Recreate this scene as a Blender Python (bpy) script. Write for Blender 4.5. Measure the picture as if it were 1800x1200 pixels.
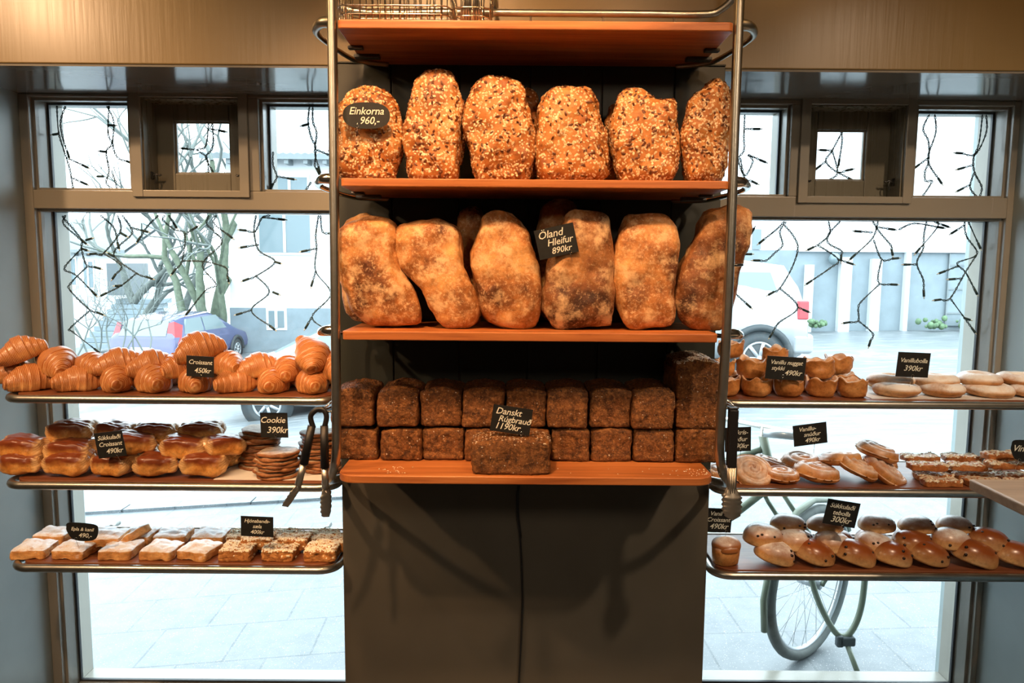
import bpy, bmesh, math, random
from mathutils import Matrix, Vector, noise, Euler
PI = math.pi
S = bpy.context.scene
COL = S.collection
for o in list(bpy.data.objects): bpy.data.objects.remove(o)

# ------------------------------------------------------------------ camera
F = 1300.0
CAMZ = 1.6
M = (Matrix.Rotation(math.radians(90-6.15), 3, 'X') @ Matrix.Rotation(math.radians(.45), 3, 'Z'))
cd = bpy.data.cameras.new('camera'); cam = bpy.data.objects.new('camera', cd); COL.objects.link(cam)
cd.sensor_width = 36; cd.lens = F/1800*36; cd.clip_start = .05; cd.clip_end = 500
cam.matrix_world = Matrix.Translation((0, 0, CAMZ)) @ M.to_4x4()
S.camera = cam
S.view_settings.view_transform = 'Standard'; S.view_settings.look = 'None'
S.view_settings.exposure = 0.0; S.view_settings.gamma = 1.0
S.view_settings.use_curve_mapping = False

def at(px, py, Y):
    d = M @ Vector(((px-900)/F, -(py-600)/F, -1.0))
    return Vector((0, 0, CAMZ)) + d*(Y/d.y)
def Xat(px, Y, z):
    # world X so that (X,Y,z) projects on picture column px
    k = (px-900)/F
    r = M.transposed()
    b = Vector((0, Y, z-CAMZ)); cb = r @ b; cx = r @ Vector((1, 0, 0))
    return -(cb.x + k*cb.z)/(cx.x + k*cx.z)
def mpp(Y, z=1.2):                    # metres per photo pixel at that place
    return (Y*math.cos(.1073) + (CAMZ-z)*math.sin(.1073))/F

# ------------------------------------------------------------------ world and lights
w = bpy.data.worlds.new('sky'); S.world = w; w.use_nodes = True
nt = w.node_tree; nt.nodes.clear()
out = nt.nodes.new('ShaderNodeOutputWorld'); bg = nt.nodes.new('ShaderNodeBackground')
tc = nt.nodes.new('ShaderNodeTexCoord'); sp = nt.nodes.new('ShaderNodeSeparateXYZ')
cr = nt.nodes.new('ShaderNodeValToRGB')
cr.color_ramp.elements[0].position = .45; cr.color_ramp.elements[0].color = (.55, .62, .68, 1)
cr.color_ramp.elements[1].position = .62; cr.color_ramp.elements[1].color = (.80, .93, 1.0, 1)
mp = nt.nodes.new('ShaderNodeMath'); mp.operation = 'MULTIPLY_ADD'; mp.inputs[1].default_value = .5; mp.inputs[2].default_value = .5
L = nt.links.new
L(tc.outputs['Generated'], sp.inputs[0]); L(sp.outputs['Z'], mp.inputs[0]); L(mp.outputs[0], cr.inputs[0])
L(cr.outputs[0], bg.inputs[0]); bg.inputs[1].default_value = 7.5; L(bg.outputs[0], out.inputs[0])

def spot(name, loc, tgt, watt, col, ang=70, blend=.8, size=.04):
    ld = bpy.data.lights.new(name, 'SPOT'); ld.energy = watt; ld.color = col
    ld.spot_size = math.radians(ang); ld.spot_blend = blend; ld.shadow_soft_size = size
    o = bpy.data.objects.new(name, ld); COL.objects.link(o); o.location = loc
    o.rotation_euler = (Vector(tgt)-Vector(loc)).to_track_quat('-Z', 'Y').to_euler()
    return o
WARM = (1.0, .55, .25)
spot('ceiling_or_wash_spot', (-.35, .88, 3.02), (-.14, 2.0, 1.85), 205, WARM, 52, .6, .09)
spot('ceiling_or_wash_spot', (.55, .88, 3.02), (.2, 2.0, 1.85), 60, WARM, 50, .8, .09)
spot('ceiling_or_wash_spot', (-2.25, .85, 2.85), (-1.15, 2.3, 1.1), 175, (1, .60, .32), 72, .8, .05)
spot('ceiling_or_wash_spot', (-1.0, .35, 2.95), (-1.05, 2.3, 1.1), 120, (1, .58, .30), 56, .8, .04)
spot('ceiling_or_wash_spot', (1.6, .5, 2.95), (1.15, 2.3, 1.05), 150, (1, .70, .46), 60, .9, .05)
spot('ceiling_or_wash_spot', (-1.75, 1.25, 2.98), (-1.3, 2.3, 2.45), 44, (1, .52, .18), 120, .9, .05)  # wash light added to brighten the left of the beam
spot('ceiling_or_wash_spot', (1.2, 1.2, 3.0), (1.2, 2.3, 2.5), 20, (1, .50, .17), 120, .9, .05)  # weaker added wash, lifts the right of the beam
for lx in (-1.5, 1.2):      # fill lights added behind the camera, for the shop's unseen ceiling lamps
    ld = bpy.data.lights.new('fill_lamp', 'AREA'); ld.shape = 'DISK'; ld.size = .5; ld.energy = 15; ld.color = (1, .76, .52)
    lo = bpy.data.objects.new('fill_lamp', ld); COL.objects.link(lo); lo.location = (lx, -1.2, 2.75); lo.rotation_euler = (math.radians(35), 0, 0)

# ------------------------------------------------------------------ mesh builder
class MB:
    def __init__(s): s.v = []; s.f = []
    def add(s, vs, fs):
        b = len(s.v); s.v += [tuple(p) for p in vs]; s.f += [tuple(b+i for i in f) for f in fs]; return s
    def box(s, c, d, rot=None):
        vs = []
        for x in (-.5, .5):
            for y in (-.5, .5):
                for z in (-.5, .5):
                    p = Vector((x*d[0], y*d[1], z*d[2]))
                    if rot: p = rot @ p
                    vs.append(p+Vector(c))
        return s.add(vs, [(0,1,3,2),(4,6,7,5),(0,4,5,1),(2,3,7,6),(0,2,6,4),(1,5,7,3)])
    def bb(s, a, b):  # box from corner to corner
        return s.box([(a[i]+b[i])/2 for i in range(3)], [abs(b[i]-a[i]) for i in range(3)])
    def tube(s, pts, r, n=10, closed=False, caps=True):
        pts = [Vector(p) for p in pts]; m = len(pts)
        rs = r if isinstance(r, (list, tuple)) else [r]*m
        rings = []; up = None
        for i, p in enumerate(pts):
            a = pts[(i-1) % m] if (closed or i > 0) else p
            b = pts[(i+1) % m] if (closed or i < m-1) else p
            t = (b-a)
            if t.length < 1e-9: t = Vector((0, 0, 1))
            t.normalize()
            if up is None:
                up = Vector((0, 0, 1)) if abs(t.z) < .9 else Vector((1, 0, 0))
            up = (up - t*up.dot(t))
            if up.length < 1e-6: up = t.orthogonal()
            up.normalize(); sd = t.cross(up)
            rings.append([p + (up*math.cos(k*2*PI/n) + sd*math.sin(k*2*PI/n))*rs[i] for k in range(n)])
        vs = [q for R in rings for q in R]; fs = []
        for i in range(m if closed else m-1):
            j = (i+1) % m
            for k in range(n):
                l = (k+1) % n
                fs.append((i*n+k, i*n+l, j*n+l, j*n+k))
        if not closed and caps:
            fs.append(tuple(range(n))[::-1]); fs.append(tuple((m-1)*n+k for k in range(n)))
        return s.add(vs, fs)
    def lathe(s, prof, n=32, c=(0, 0, 0), fn=None):
        # prof: (r,z) from bottom axis to top axis
        vs = []; fs = []; m = len(prof)
        for i, (r, z) in enumerate(prof):
            for k in range(n):
                a = k*2*PI/n
                rr, zz = (r, z) if fn is None else fn(r, z, a, i)
                vs.append((c[0]+rr*math.cos(a), c[1]+rr*math.sin(a), c[2]+zz))
        for i in range(m-1):
            for k in range(n):
                l = (k+1) % n
                fs.append((i*n+k, i*n+l, (i+1)*n+l, (i+1)*n+k))
        fs.append(tuple(range(n))[::-1]); fs.append(tuple((m-1)*n+k for k in range(n)))
        return s.add(vs, fs)
    def sph(s, fn, nu=32, nv=20):
        # fn(theta 0..2pi, phi 0..pi) -> point; poles at phi 0 / pi
        vs = [fn(0, 1e-4)]; 
        for j in range(1, nv):
            for i in range(nu): vs.append(fn(i*2*PI/nu, j*PI/nv))
        vs.append(fn(0, PI-1e-4)); fs = []
        for i in range(nu): fs.append((0, 1+(i+1) % nu, 1+i))
        for j in range(nv-2):
            for i in range(nu):
                a = 1+j*nu+i; b = 1+j*nu+(i+1) % nu
                fs.append((a, b, b+nu, a+nu))
        e = len(vs)-1; q = 1+(nv-2)*nu
        for i in range(nu): fs.append((q+i, q+(i+1) % nu, e))
        return s.add(vs, fs)
    def ball(s, c, r, n=8):
        if not isinstance(r, (tuple, list)): r = (r, r, r)
        return s.sph(lambda t, p: (c[0]+r[0]*math.sin(p)*math.cos(t), c[1]+r[1]*math.sin(p)*math.sin(t), c[2]+r[2]*math.cos(p)), n, max(4, n//2+1))
    def build(s, name, m, parent=None, smooth=True, bevel=0, sub=0, loc=None, rot=None):
        me = bpy.data.meshes.new(name); me.from_pydata(s.v, [], s.f); me.update()
        if smooth: me.shade_smooth()
        me.materials.append(m)
        o = bpy.data.objects.new(name, me); COL.objects.link(o)
        if parent: o.parent = parent
        if loc is not None: o.location = loc
        if rot is not None: o.rotation_euler = rot
        if bevel:
            b = o.modifiers.new('bevel', 'BEVEL'); b.width = bevel; b.segments = 3; b.limit_method = 'ANGLE'
            if smooth: b.harden_normals = True
        if sub:
            b = o.modifiers.new('sub', 'SUBSURF'); b.levels = sub; b.render_levels = sub
        return o
def fixn(o):
    bm = bmesh.new(); bm.from_mesh(o.data); bmesh.ops.recalc_face_normals(bm, faces=bm.faces); bm.to_mesh(o.data); bm.free(); return o

def empty(name, loc=(0, 0, 0), rot=(0, 0, 0)):
    o = bpy.data.objects.new(name, None); COL.objects.link(o); o.location = loc; o.rotation_euler = rot
    o.empty_display_size = .02
    return o
def tag(o, label=None, cat=None, group=None, kind=None):
    if label: o['label'] = label
    if cat: o['category'] = cat
    if group: o['group'] = group
    if kind: o['kind'] = kind
    return o
KIDS = {}
def copy_tree(o, parent=None):
    c = o.copy(); COL.objects.link(c)
    if parent: c.parent = parent
    for ch in list(o.children): copy_tree(ch, c)
    return c
def smoothpath(pts, k=6, closed=False):
    pts = [Vector(p) for p in pts]; n = len(pts); out = []
    rng = range(n if closed else n-1)
    for i in rng:
        if closed: p0, p1, p2, p3 = pts[i-1], pts[i], pts[(i+1) % n], pts[(i+2) % n]
        else: p0, p1, p2, p3 = pts[max(i-1, 0)], pts[i], pts[i+1], pts[min(i+2, n-1)]
        for j in range(k):
            t = j/k
            out.append(.5*((2*p1)+(p2-p0)*t+(2*p0-5*p1+4*p2-p3)*t*t+(3*p1-p0-3*p2+p3)*t**3))
    if not closed: out.append(pts[-1])
    return out
def nz(p, s, off=0): return noise.noise(Vector((p[0]*s+off, p[1]*s+off*.7, p[2]*s-off)))

# ------------------------------------------------------------------ materials
class NT:
    def __init__(s, name):
        s.m = bpy.data.materials.new(name); s.m.use_nodes = True; s.t = s.m.node_tree
        s.b = s.t.nodes['Principled BSDF']; s.o = s.t.nodes['Material Output']
        s.tc = s.t.nodes.new('ShaderNodeTexCoord')
    def n(s, ty, **k):
        x = s.t.nodes.new(ty)
        for a, v in k.items(): setattr(x, a, v)
        return x
    def l(s, a, b): s.t.links.new(a, b)
    def mapping(s, scale=(1, 1, 1), rot=(0, 0, 0), src='Object'):
        x = s.n('ShaderNodeMapping'); x.inputs['Scale'].default_value = scale; x.inputs['Rotation'].default_value = rot
        s.l(s.tc.outputs[src], x.inputs[0]); return x.outputs[0]
    def noise(s, scale, detail=4, rough=.55, vec=None, dist=0):
        x = s.n('ShaderNodeTexNoise'); x.inputs['Scale'].default_value = scale; x.inputs['Detail'].default_value = detail
        x.inputs['Roughness'].default_value = rough; x.inputs['Distortion'].default_value = dist
        s.l(vec if vec is not None else (getattr(s, 'dv', None) or s.tc.outputs['Object']), x.inputs['Vector']); return x.outputs['Fac']
    def ramp(s, fac, stops):
        x = s.n('ShaderNodeValToRGB'); e = x.color_ramp.elements
        while len(e) < len(stops): e.new(.5)
        for i, (p, c) in enumerate(stops):
            e[i].position = p
            e[i].color = (c, c, c, 1) if isinstance(c, (int, float)) else (*c, 1)
        s.l(fac, x.inputs[0]); return x.outputs[0]
    def mix(s, fac, a, b, blend='MIX'):
        x = s.n('ShaderNodeMix', data_type='RGBA', blend_type=blend)
        for inp, v in ((x.inputs[0], fac), (x.inputs[6], a), (x.inputs[7], b)):
            if hasattr(v, 'links'): s.l(v, inp)
            elif isinstance(v, (int, float)): inp.default_value = v
            else: inp.default_value = (*v, 1)
        return x.outputs[2]
    def math(s, op, a, b=0, c=0, clamp=False):
        x = s.n('ShaderNodeMath', operation=op); x.use_clamp = clamp
        for i, v in enumerate((a, b, c)):
            if hasattr(v, 'links'): s.l(v, x.inputs[i])
            else: x.inputs[i].default_value = v
        return x.outputs[0]
    def sep(s, src='Object'):
        x = s.n('ShaderNodeSeparateXYZ'); s.l(s.tc.outputs[src], x.inputs[0]); return x.outputs
    def bump(s, h, strength=.3, dist=.002, prev=None):
        x = s.n('ShaderNodeBump'); x.inputs['Strength'].default_value = strength; x.inputs['Distance'].default_value = dist
        s.l(h, x.inputs['Height'])
        if prev: s.l(prev, x.inputs['Normal'])
        s.l(x.outputs[0], s.b.inputs['Normal']); return x.outputs[0]
    def col(s, c):
        if hasattr(c, 'links'): s.l(c, s.b.inputs['Base Color'])
        else: s.b.inputs['Base Color'].default_value = (*c, 1)
    def set(s, **k):
        for a, v in k.items():
            i = s.b.inputs[a.replace('_', ' ')]
            if hasattr(v, 'links'): s.l(v, i)
            else: i.default_value = v
        return s
def plain(name, c, rough=.5, metal=0, nscale=0, var=.12, bump=0, bscale=200, bdist=.001, coat=0):
    t = NT(name); t.set(Roughness=rough, Metallic=metal)
    if coat: t.set(Coat_Weight=coat, Coat_Roughness=.15)
    if nscale:
        f = t.noise(nscale, 5)
        t.col(t.ramp(f, [(.3, tuple(x*(1-var) for x in c)), (.7, tuple(min(1, x*(1+var)) for x in c))]))
    else: t.col(c)
    if bump: t.bump(t.noise(bscale, 4), bump, bdist)
    return t.m
MAT = {}
# --- paint with brush marks, a little uneven
def paint(name, c, rough=.28, v=.1, brush=(60, 60, 2.5), bs=.25):
    t = NT(name); vec = t.mapping(brush)
    b = t.noise(1, 5, .6, vec); n = t.noise(2.2, 4)
    t.col(t.ramp(n, [(.3, tuple(x*(1-v) for x in c)), (.7, tuple(x*(1+v) for x in c))]))
    t.set(Roughness=t.math('MULTIPLY_ADD', b, .12, rough-.06), Specular_IOR_Level=.5)
    t.bump(b, bs, .002)
    return t.m
MAT['paint'] = paint('lamplit_gloss_paint', (.165, .122, .055), .3)  # taupe beam paint with the gold of warm lamplight put into its colour
MAT['pillar'] = paint('olive_grey_paint', (.098, .09, .072), .42, .16, (40, 40, 2), .15)
MAT['clad'] = paint('dark_green_panel_paint', (.022, .026, .021), .45, .1, (40, 40, 2), .1)
MAT['soffit'] = paint('soffit_gloss_paint', (.17, .165, .15), .13, .1, (2, 40, 40), .04)
MAT['side'] = paint('daylit_grey_side_paint', (.29, .35, .355), .35, .14, (30, 3, 3), .15)  # grey paint, the blue cast of window daylight mixed into its colour
MAT['frame'] = paint('window_frame_paint', (.265, .255, .22), .25, .06, (60, 60, 3), .12)
MAT['sash'] = paint('vent_sash_paint', (.17, .16, .12), .28, .08)
MAT['alu'] = plain('window_bead_grey', (.05, .06, .07), .4)
MAT['white_room'] = plain('room_plaster', (.22, .20, .18), .8, 0, 3)
MAT['steel'] = plain('brushed_steel_tube', (.48, .48, .44), .33, 1, 30, .1, .05, 300)
MAT['darksteel'] = plain('dark_steel', (.10, .10, .10), .35, 1)
MAT['chrome'] = plain('chrome', (.8, .78, .72), .15, 1)
MAT['tong'] = plain('stainless_tong_steel', (.72, .66, .56), .38, 1, 40, .06)
MAT['rubber'] = plain('black_rubber_grip', (.008, .008, .009), .45)
MAT['wire'] = plain('basket_wire', (.62, .58, .5), .25, 1)
MAT['slate'] = plain('black_card', (.010, .011, .011), .55, 0, 60, .3)
MAT['chalk'] = plain('white_chalk_ink', (.82, .84, .74), .7)
MAT['cable'] = plain('black_cable', (.012, .013, .014), .45)
MAT['lightcable'] = plain('green_black_light_cable', (.02, .05, .055), .45)
MAT['bulb'] = plain('clear_bulb_tip', (.75, .85, .8), .1)
MAT['parch'] = plain('baking_parchment', (.72, .72, .70), .6, 0, 20, .05)
def wood(name, c1, c2, c3, axis='X', rough=.38, sc=1.0):
    t = NT(name)
    s = {'X': (1.5*sc, 26*sc, 26*sc), 'Y': (26*sc, 1.5*sc, 26*sc)}[axis]
    vec = t.mapping(s)
    n = t.noise(1.3, 8, .6, vec, .8); n2 = t.noise(6, 6, .7, vec)
    base = t.ramp(n, [(.3, c1), (.5, c2), (.68, c3)])
    t.col(t.mix(t.math('MULTIPLY', n2, .45), base, c1, 'MULTIPLY'))
    t.set(Roughness=t.math('MULTIPLY_ADD', n2, .2, rough-.1)); t.bump(n2, .12, .001)
    return t.m
MAT['oak'] = wood('oiled_oak_board', (.30, .09, .026), (.50, .175, .05), (.64, .26, .085))
MAT['tray'] = wood('dark_tray_board', (.15, .050, .022), (.22, .075, .030), (.29, .11, .045), rough=.42)
MAT['counter'] = wood('pale_counter_wood', (.44, .34, .24), (.54, .42, .30), (.62, .50, .37), rough=.35)
# --- baked goods
def crust(name, cols, s1=18, rough=.45, bump=.3, bscale=120, bdist=.002, top=None, wave=None, dust_sheen=None, fine=None, sss=0, coat=0, ends=None):
    t = NT(name)
    oi = t.n('ShaderNodeObjectInfo'); va = t.n('ShaderNodeVectorMath', operation='MULTIPLY_ADD')
    t.l(oi.outputs['Random'], va.inputs[0]); va.inputs[1].default_value = (7.3, 11.9, 5.1); t.l(t.tc.outputs['Object'], va.inputs[2])
    t.dv = va.outputs[0]
    n1 = t.noise(s1, 6, .6)
    c = t.ramp(n1, [(.36, cols[0]), (.5, cols[1]), (.64, cols[2])])
    c = t.mix(.55, c, t.ramp(t.noise(s1*5, 8, .75), [(.34, .30), (.52, 1.0)]), 'MULTIPLY')
    hb = t.noise(bscale, 6, .65)
    if fine:     # small light/dark speckle
        n = t.noise(fine[0], 8, .75); c = t.mix(t.ramp(n, [(fine[1], 0.0), (fine[1]+.12, .8)]), c, fine[2])
    if fine and len(fine) > 3:
        n = t.noise(fine[3], 9, .72); c = t.mix(t.ramp(n, [(.50, 0.0), (.62, .75)]), c, (.74, .49, .26))
    if top:      # darker bake towards the object's own upper side: (z0, z1, colour)
        z = t.sep()['Z']; zz = t.math('ADD', z, t.math('MULTIPLY', t.math('SUBTRACT', t.noise(30, 4), .5), top[3]))
        mr = t.n('ShaderNodeMapRange'); mr.inputs[1].default_value = top[0]; mr.inputs[2].default_value = top[1]; t.l(zz, mr.inputs[0])
        c = t.mix(mr.outputs[0], c, top[2])
    if wave:     # laminated layers: (axis, scale, colour, strength)
        vec = t.mapping((1, 1, 1))
        x = t.n('ShaderNodeTexWave', wave_type='BANDS', bands_direction=wave[0]); t.l(vec, x.inputs['Vector'])
        x.inputs['Scale'].default_value = wave[1]; x.inputs['Distortion'].default_value = 3.5; x.inputs['Detail'].default_value = 3
        x.inputs['Detail Scale'].default_value = 1.2
        c = t.mix(t.math('MULTIPLY', t.ramp(x.outputs['Fac'], [(.35, 0.0), (.8, 1.0)]), wave[3]), c, wave[2])
        hb = t.math('ADD', t.math('MULTIPLY', hb, .8), t.math('MULTIPLY', x.outputs['Fac'], .12))
    if ends:     # paler layered ends: (from |x|, to |x|, colour)
        ax_ = t.math('ADD', t.math('ABSOLUTE', t.sep()['X']), t.math('MULTIPLY', t.math('SUBTRACT', t.noise(40, 4), .5), .02))
        mr = t.n('ShaderNodeMapRange'); mr.inputs[1].default_value = ends[0]; mr.inputs[2].default_value = ends[1]; t.l(ax_, mr.inputs[0])
        x = t.n('ShaderNodeTexWave', wave_type='RINGS', rings_direction='X'); x.inputs['Scale'].default_value = 60; x.inputs['Distortion'].default_value = 2
        t.l(t.tc.outputs['Object'], x.inputs['Vector'])
        c = t.mix(mr.outputs[0], c, t.mix(t.math('MULTIPLY_ADD', x.outputs['Fac'], .4, .3), c, ends[2]))
    r = rough
    if dust_sheen:     # icing sugar, flour and painted pale sheen on upward faces: (n0, n1, amount, scale, colour)
        z = t.n('ShaderNodeSeparateXYZ'); t.l(t.tc.outputs['Normal'], z.inputs[0])
        mr = t.n('ShaderNodeMapRange'); mr.inputs[1].default_value = dust_sheen[0]; mr.inputs[2].default_value = dust_sheen[1]
        ax = dust_sheen[5] if len(dust_sheen) > 5 else 'Z'
        t.l(z.outputs[ax] if ax == 'Z' else t.math('MULTIPLY', z.outputs['Y'], -1), mr.inputs[0])
        n = t.ramp(t.noise(dust_sheen[3], 8, .75), [(.5-.14, 0.0), (.5+.12, 1.0)])
        f = t.math('MULTIPLY', t.math('MULTIPLY', mr.outputs[0], t.math('MULTIPLY_ADD', n, .75, .25)), dust_sheen[2], clamp=True)
        c = t.mix(f, c, dust_sheen[4])
    t.col(c); t.set(Roughness=r, Specular_IOR_Level=.4)
    if coat: t.set(Coat_Weight=coat, Coat_Roughness=.25)
    if sss:
        t.set(Subsurface_Weight=sss, Subsurface_Scale=.01); t.b.inputs['Subsurface Radius'].default_value = (1, .45, .2)
    t.bump(hb, bump, bdist)
    return t.m
WH = (.88, .86, .84)
MAT['croissant'] = crust('croissant_crust', [(.30, .085, .016), (.60, .23, .05), (.78, .42, .15)], 14, .38, .35, 60, .0015,
    top=(.012, .034, (.36, .105, .022), .02), wave=('X', 74, (.86, .56, .28), .38), coat=.32)
MAT['chocroll'] = crust('chocolate_croissant_crust', [(.50, .19, .035), (.68, .31, .075), (.80, .45, .15)], 22, .36, .35, 90, .0015,
    top=(.034, .052, (.20, .045, .012), .03), coat=.4, ends=(.044, .054, (.86, .60, .30)))
MAT['puff'] = crust('apple_puff_pastry', [(.42, .15, .03), (.62, .27, .07), (.76, .42, .15)], 26, .5, .4, 120, .002,
    wave=('Z', 95, (.82, .52, .24), .5), dust_sheen=(.25, .6, 1.5, 38, (.80, .83, .88)))
MAT['square'] = crust('crumble_square', [(.30, .11, .03), (.48, .20, .055), (.62, .30, .10)], 60, .8, .9, 160, .004)
MAT['crumb'] = crust('pale_crumble', [(.74, .64, .44), (.86, .80, .62), (.93, .90, .78)], 60, .8, .3, 200, .001)
MAT['jam'] = plain('red_brown_jam', (.25, .06, .015), .25)
MAT['cup'] = crust('custard_cup_crust', [(.38, .14, .035), (.56, .24, .07), (.68, .34, .12)], 22, .42, .4, 70, .003,
    dust_sheen=(.25, .7, .9, 30, WH))
MAT['custard'] = plain('vanilla_custard', (.72, .50, .20), .3)
MAT['ring'] = crust('sugared_ring_bun', [(.50, .22, .07), (.66, .36, .16), (.76, .50, .27)], 9, .5, .2, 60, .001,
    dust_sheen=(-.05, .5, 1.25, 14, (.90, .90, .88)))
MAT['spiral'] = crust('spiral_bun_crust', [(.38, .12, .03), (.55, .23, .06), (.70, .36, .13)], 14, .42, .25, 60, .001,
    dust_sheen=(.35, .95, .75, 34, WH), coat=.1)
MAT['bun'] = crust('glazed_round_bun', [(.62, .34, .13), (.70, .42, .18), (.76, .50, .25)], 16, .30, .12, 60, .001,
    top=(.010, .046, (.27, .07, .014), .018), coat=.5)
MAT['sugarsheenbun'] = crust('glazed_bun_sugar_sheen', [(.62, .34, .13), (.70, .42, .18), (.76, .50, .25)], 16, .34, .12, 60, .001,
    top=(.014, .042, (.40, .14, .04), .02), dust_sheen=(.3, .9, 1.3, 22, WH), coat=.3)  # white on top is sugar plus the window's reflection painted in
MAT['chip'] = plain('dark_chocolate', (.018, .008, .005), .35)
MAT['cookie'] = crust('chocolate_chip_cookie', [(.15, .05, .015), (.25, .09, .028), (.38, .16, .055)], 40, .5, .7, 90, .003, dust_sheen=(.75, .95, .9, 55, (.62, .54, .40)))  # pale cracked tops, with a whitish reflection painted into the colour
MAT['bar'] = crust('almond_bar_crust', [(.30, .09, .025), (.45, .16, .045), (.58, .25, .09)], 30, .4, .4, 90, .002)
MAT['flake'] = crust('almond_flake', [(.66, .52, .34), (.80, .70, .52), (.86, .80, .66)], 60, .55, .1, 100, .0005)
MAT['oat'] = crust('oat_flake', [(.56, .35, .16), (.78, .56, .33), (.90, .76, .54)], 200, .45, .1, 200, .0005, coat=.3)
MAT['seed'] = plain('brown_linseed', (.13, .04, .012), .3, 0, 200, .3)
MAT['seeded'] = crust('seeded_loaf_crust', [(.28, .085, .02), (.46, .17, .04), (.58, .26, .08)], 16, .45, .6, 90, .003)
MAT['farm'] = crust('floured_loaf_crust', [(.11, .032, .009), (.42, .155, .04), (.72, .36, .12)], 8, .55, .75, 75, .004,
    fine=(120, .52, (.72, .48, .26), 22))
MAT['farm_dark'] = crust('dark_floured_loaf_crust', [(.055, .018, .007), (.24, .085, .024), (.50, .22, .07)], 8, .55, .75, 75, .004,
    fine=(130, .54, (.55, .36, .2), 14))
MAT['rye'] = crust('rye_loaf_crust', [(.06, .020, .005), (.145, .052, .012), (.23, .09, .024)], 45, .55, 1.0, 130, .006,
    fine=(120, .50, (.36, .16, .045)))
MAT['ryetop'] = crust('seeded_rye_top', [(.045, .018, .010), (.08, .033, .018), (.13, .06, .03)], 60, .35, 1.0, 160, .006)
MAT['silver'] = plain('pale_flake', (.52, .46, .38), .35, 0, 100, .2)

# ================================================================== the room
YP, YW = 2.235, 2.60
XL = at(47, 400, YW).x - .005; XR = at(1787, 300, YW).x
PL = at(601, 870, YP).x; PR = at(1247, 870, YP).x
ZS = at(900, 118, YP).z                 # underside of the beam
ZC = 3.15; ZF = -.35
def struct(name, mb, m, bevel=0, label=None, smooth=False):
    o = mb.build(name, m, None, smooth, bevel); o['kind'] = 'structure'
    if label: o['label'] = label
    return o
struct('floor', MB().bb((-3.3, -3.1, ZF-.1), (3.3, 2.86, ZF)), MAT['white_room'])
struct('ceiling', MB().bb((-3.3, -3.1, ZC), (3.3, 2.86, ZC+.1)), MAT['white_room'])
struct('wall_back', MB().bb((-3.3, -3.2, ZF), (3.3, -3.1, ZC)), MAT['white_room'])
struct('wall_west', MB().bb((-3.4, -3.1, ZF), (-3.3, 2.86, ZC)), MAT['white_room'])
struct('wall_east', MB().bb((3.3, -3.1, ZF), (3.4, 2.86, ZC)), MAT['white_room'])
struct('wall_left', MB().bb((-3.3, YP, ZF), (XL, 2.86, ZS)), MAT['side'], .004, 'grey painted side wall of the left window niche, daylight blue painted in')
struct('wall_right', MB().bb((XR, YP, ZF), (3.3, 2.86, ZS)), MAT['side'], .004, 'grey painted side wall of the right window niche, daylight blue painted in')
struct('wall_center', MB().bb((PL, YP, ZF), (PR, 2.86, ZS)), MAT['pillar'], .004, 'olive grey painted pillar between the two windows')
struct('wall_top', MB().bb((-3.3, YP, ZS), (3.3, 2.86, ZC)), MAT['paint'], .004, 'glossy brown painted beam above the windows')
struct('trim_1', MB().bb((XL, YP+.004, ZS-.006), (PL, YW, ZS)), MAT['soffit'], 0, 'glossy soffit above the left window')
struct('trim_2', MB().bb((PR, YP+.004, ZS-.006), (XR, YW, ZS)), MAT['soffit'], 0, 'glossy soffit above the right window')
# dark boards behind the rack, thin gaps between them
zt = ZS + .004; zb = at(900, 832, YP).z
xs = [at(x, 300, YP).x for x in (592, 690, 808, 930, 1055, 1180, 1277)]
xs[0] = PL; xs[-1] = PR
mb = MB()
for a, b in zip(xs[:-1], xs[1:]): mb.bb((a+.002, YP-.010, zb), (b-.002, YP-.0005, zt))
struct('wall_cladding', mb, MAT['clad'], .002, 'dark green black boards behind the bread rack')
struct('trim_3', MB().bb((PL+.002, YP-.014, zt), (PR-.002, YP-.0005, zt+.006)), MAT['clad'], .002)

# ------------------------------------------------------------------ windows
g = NT('window_glass')
tr = g.n('ShaderNodeBsdfTransparent'); tr.inputs[0].default_value = (.96, .98, .98, 1)
gl = g.n('ShaderNodeBsdfGlossy'); gl.inputs['Roughness'].default_value = .02
fr = g.n('ShaderNodeFresnel'); fr.inputs[0].default_value = 1.35
ms = g.n('ShaderNodeMixShader'); g.l(fr.outputs[0], ms.inputs[0]); g.l(tr.outputs[0], ms.inputs[1]); g.l(gl.outputs[0], ms.inputs[2])
g.l(ms.outputs[0], g.o.inputs[0]); MAT['glass'] = g.m

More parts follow.
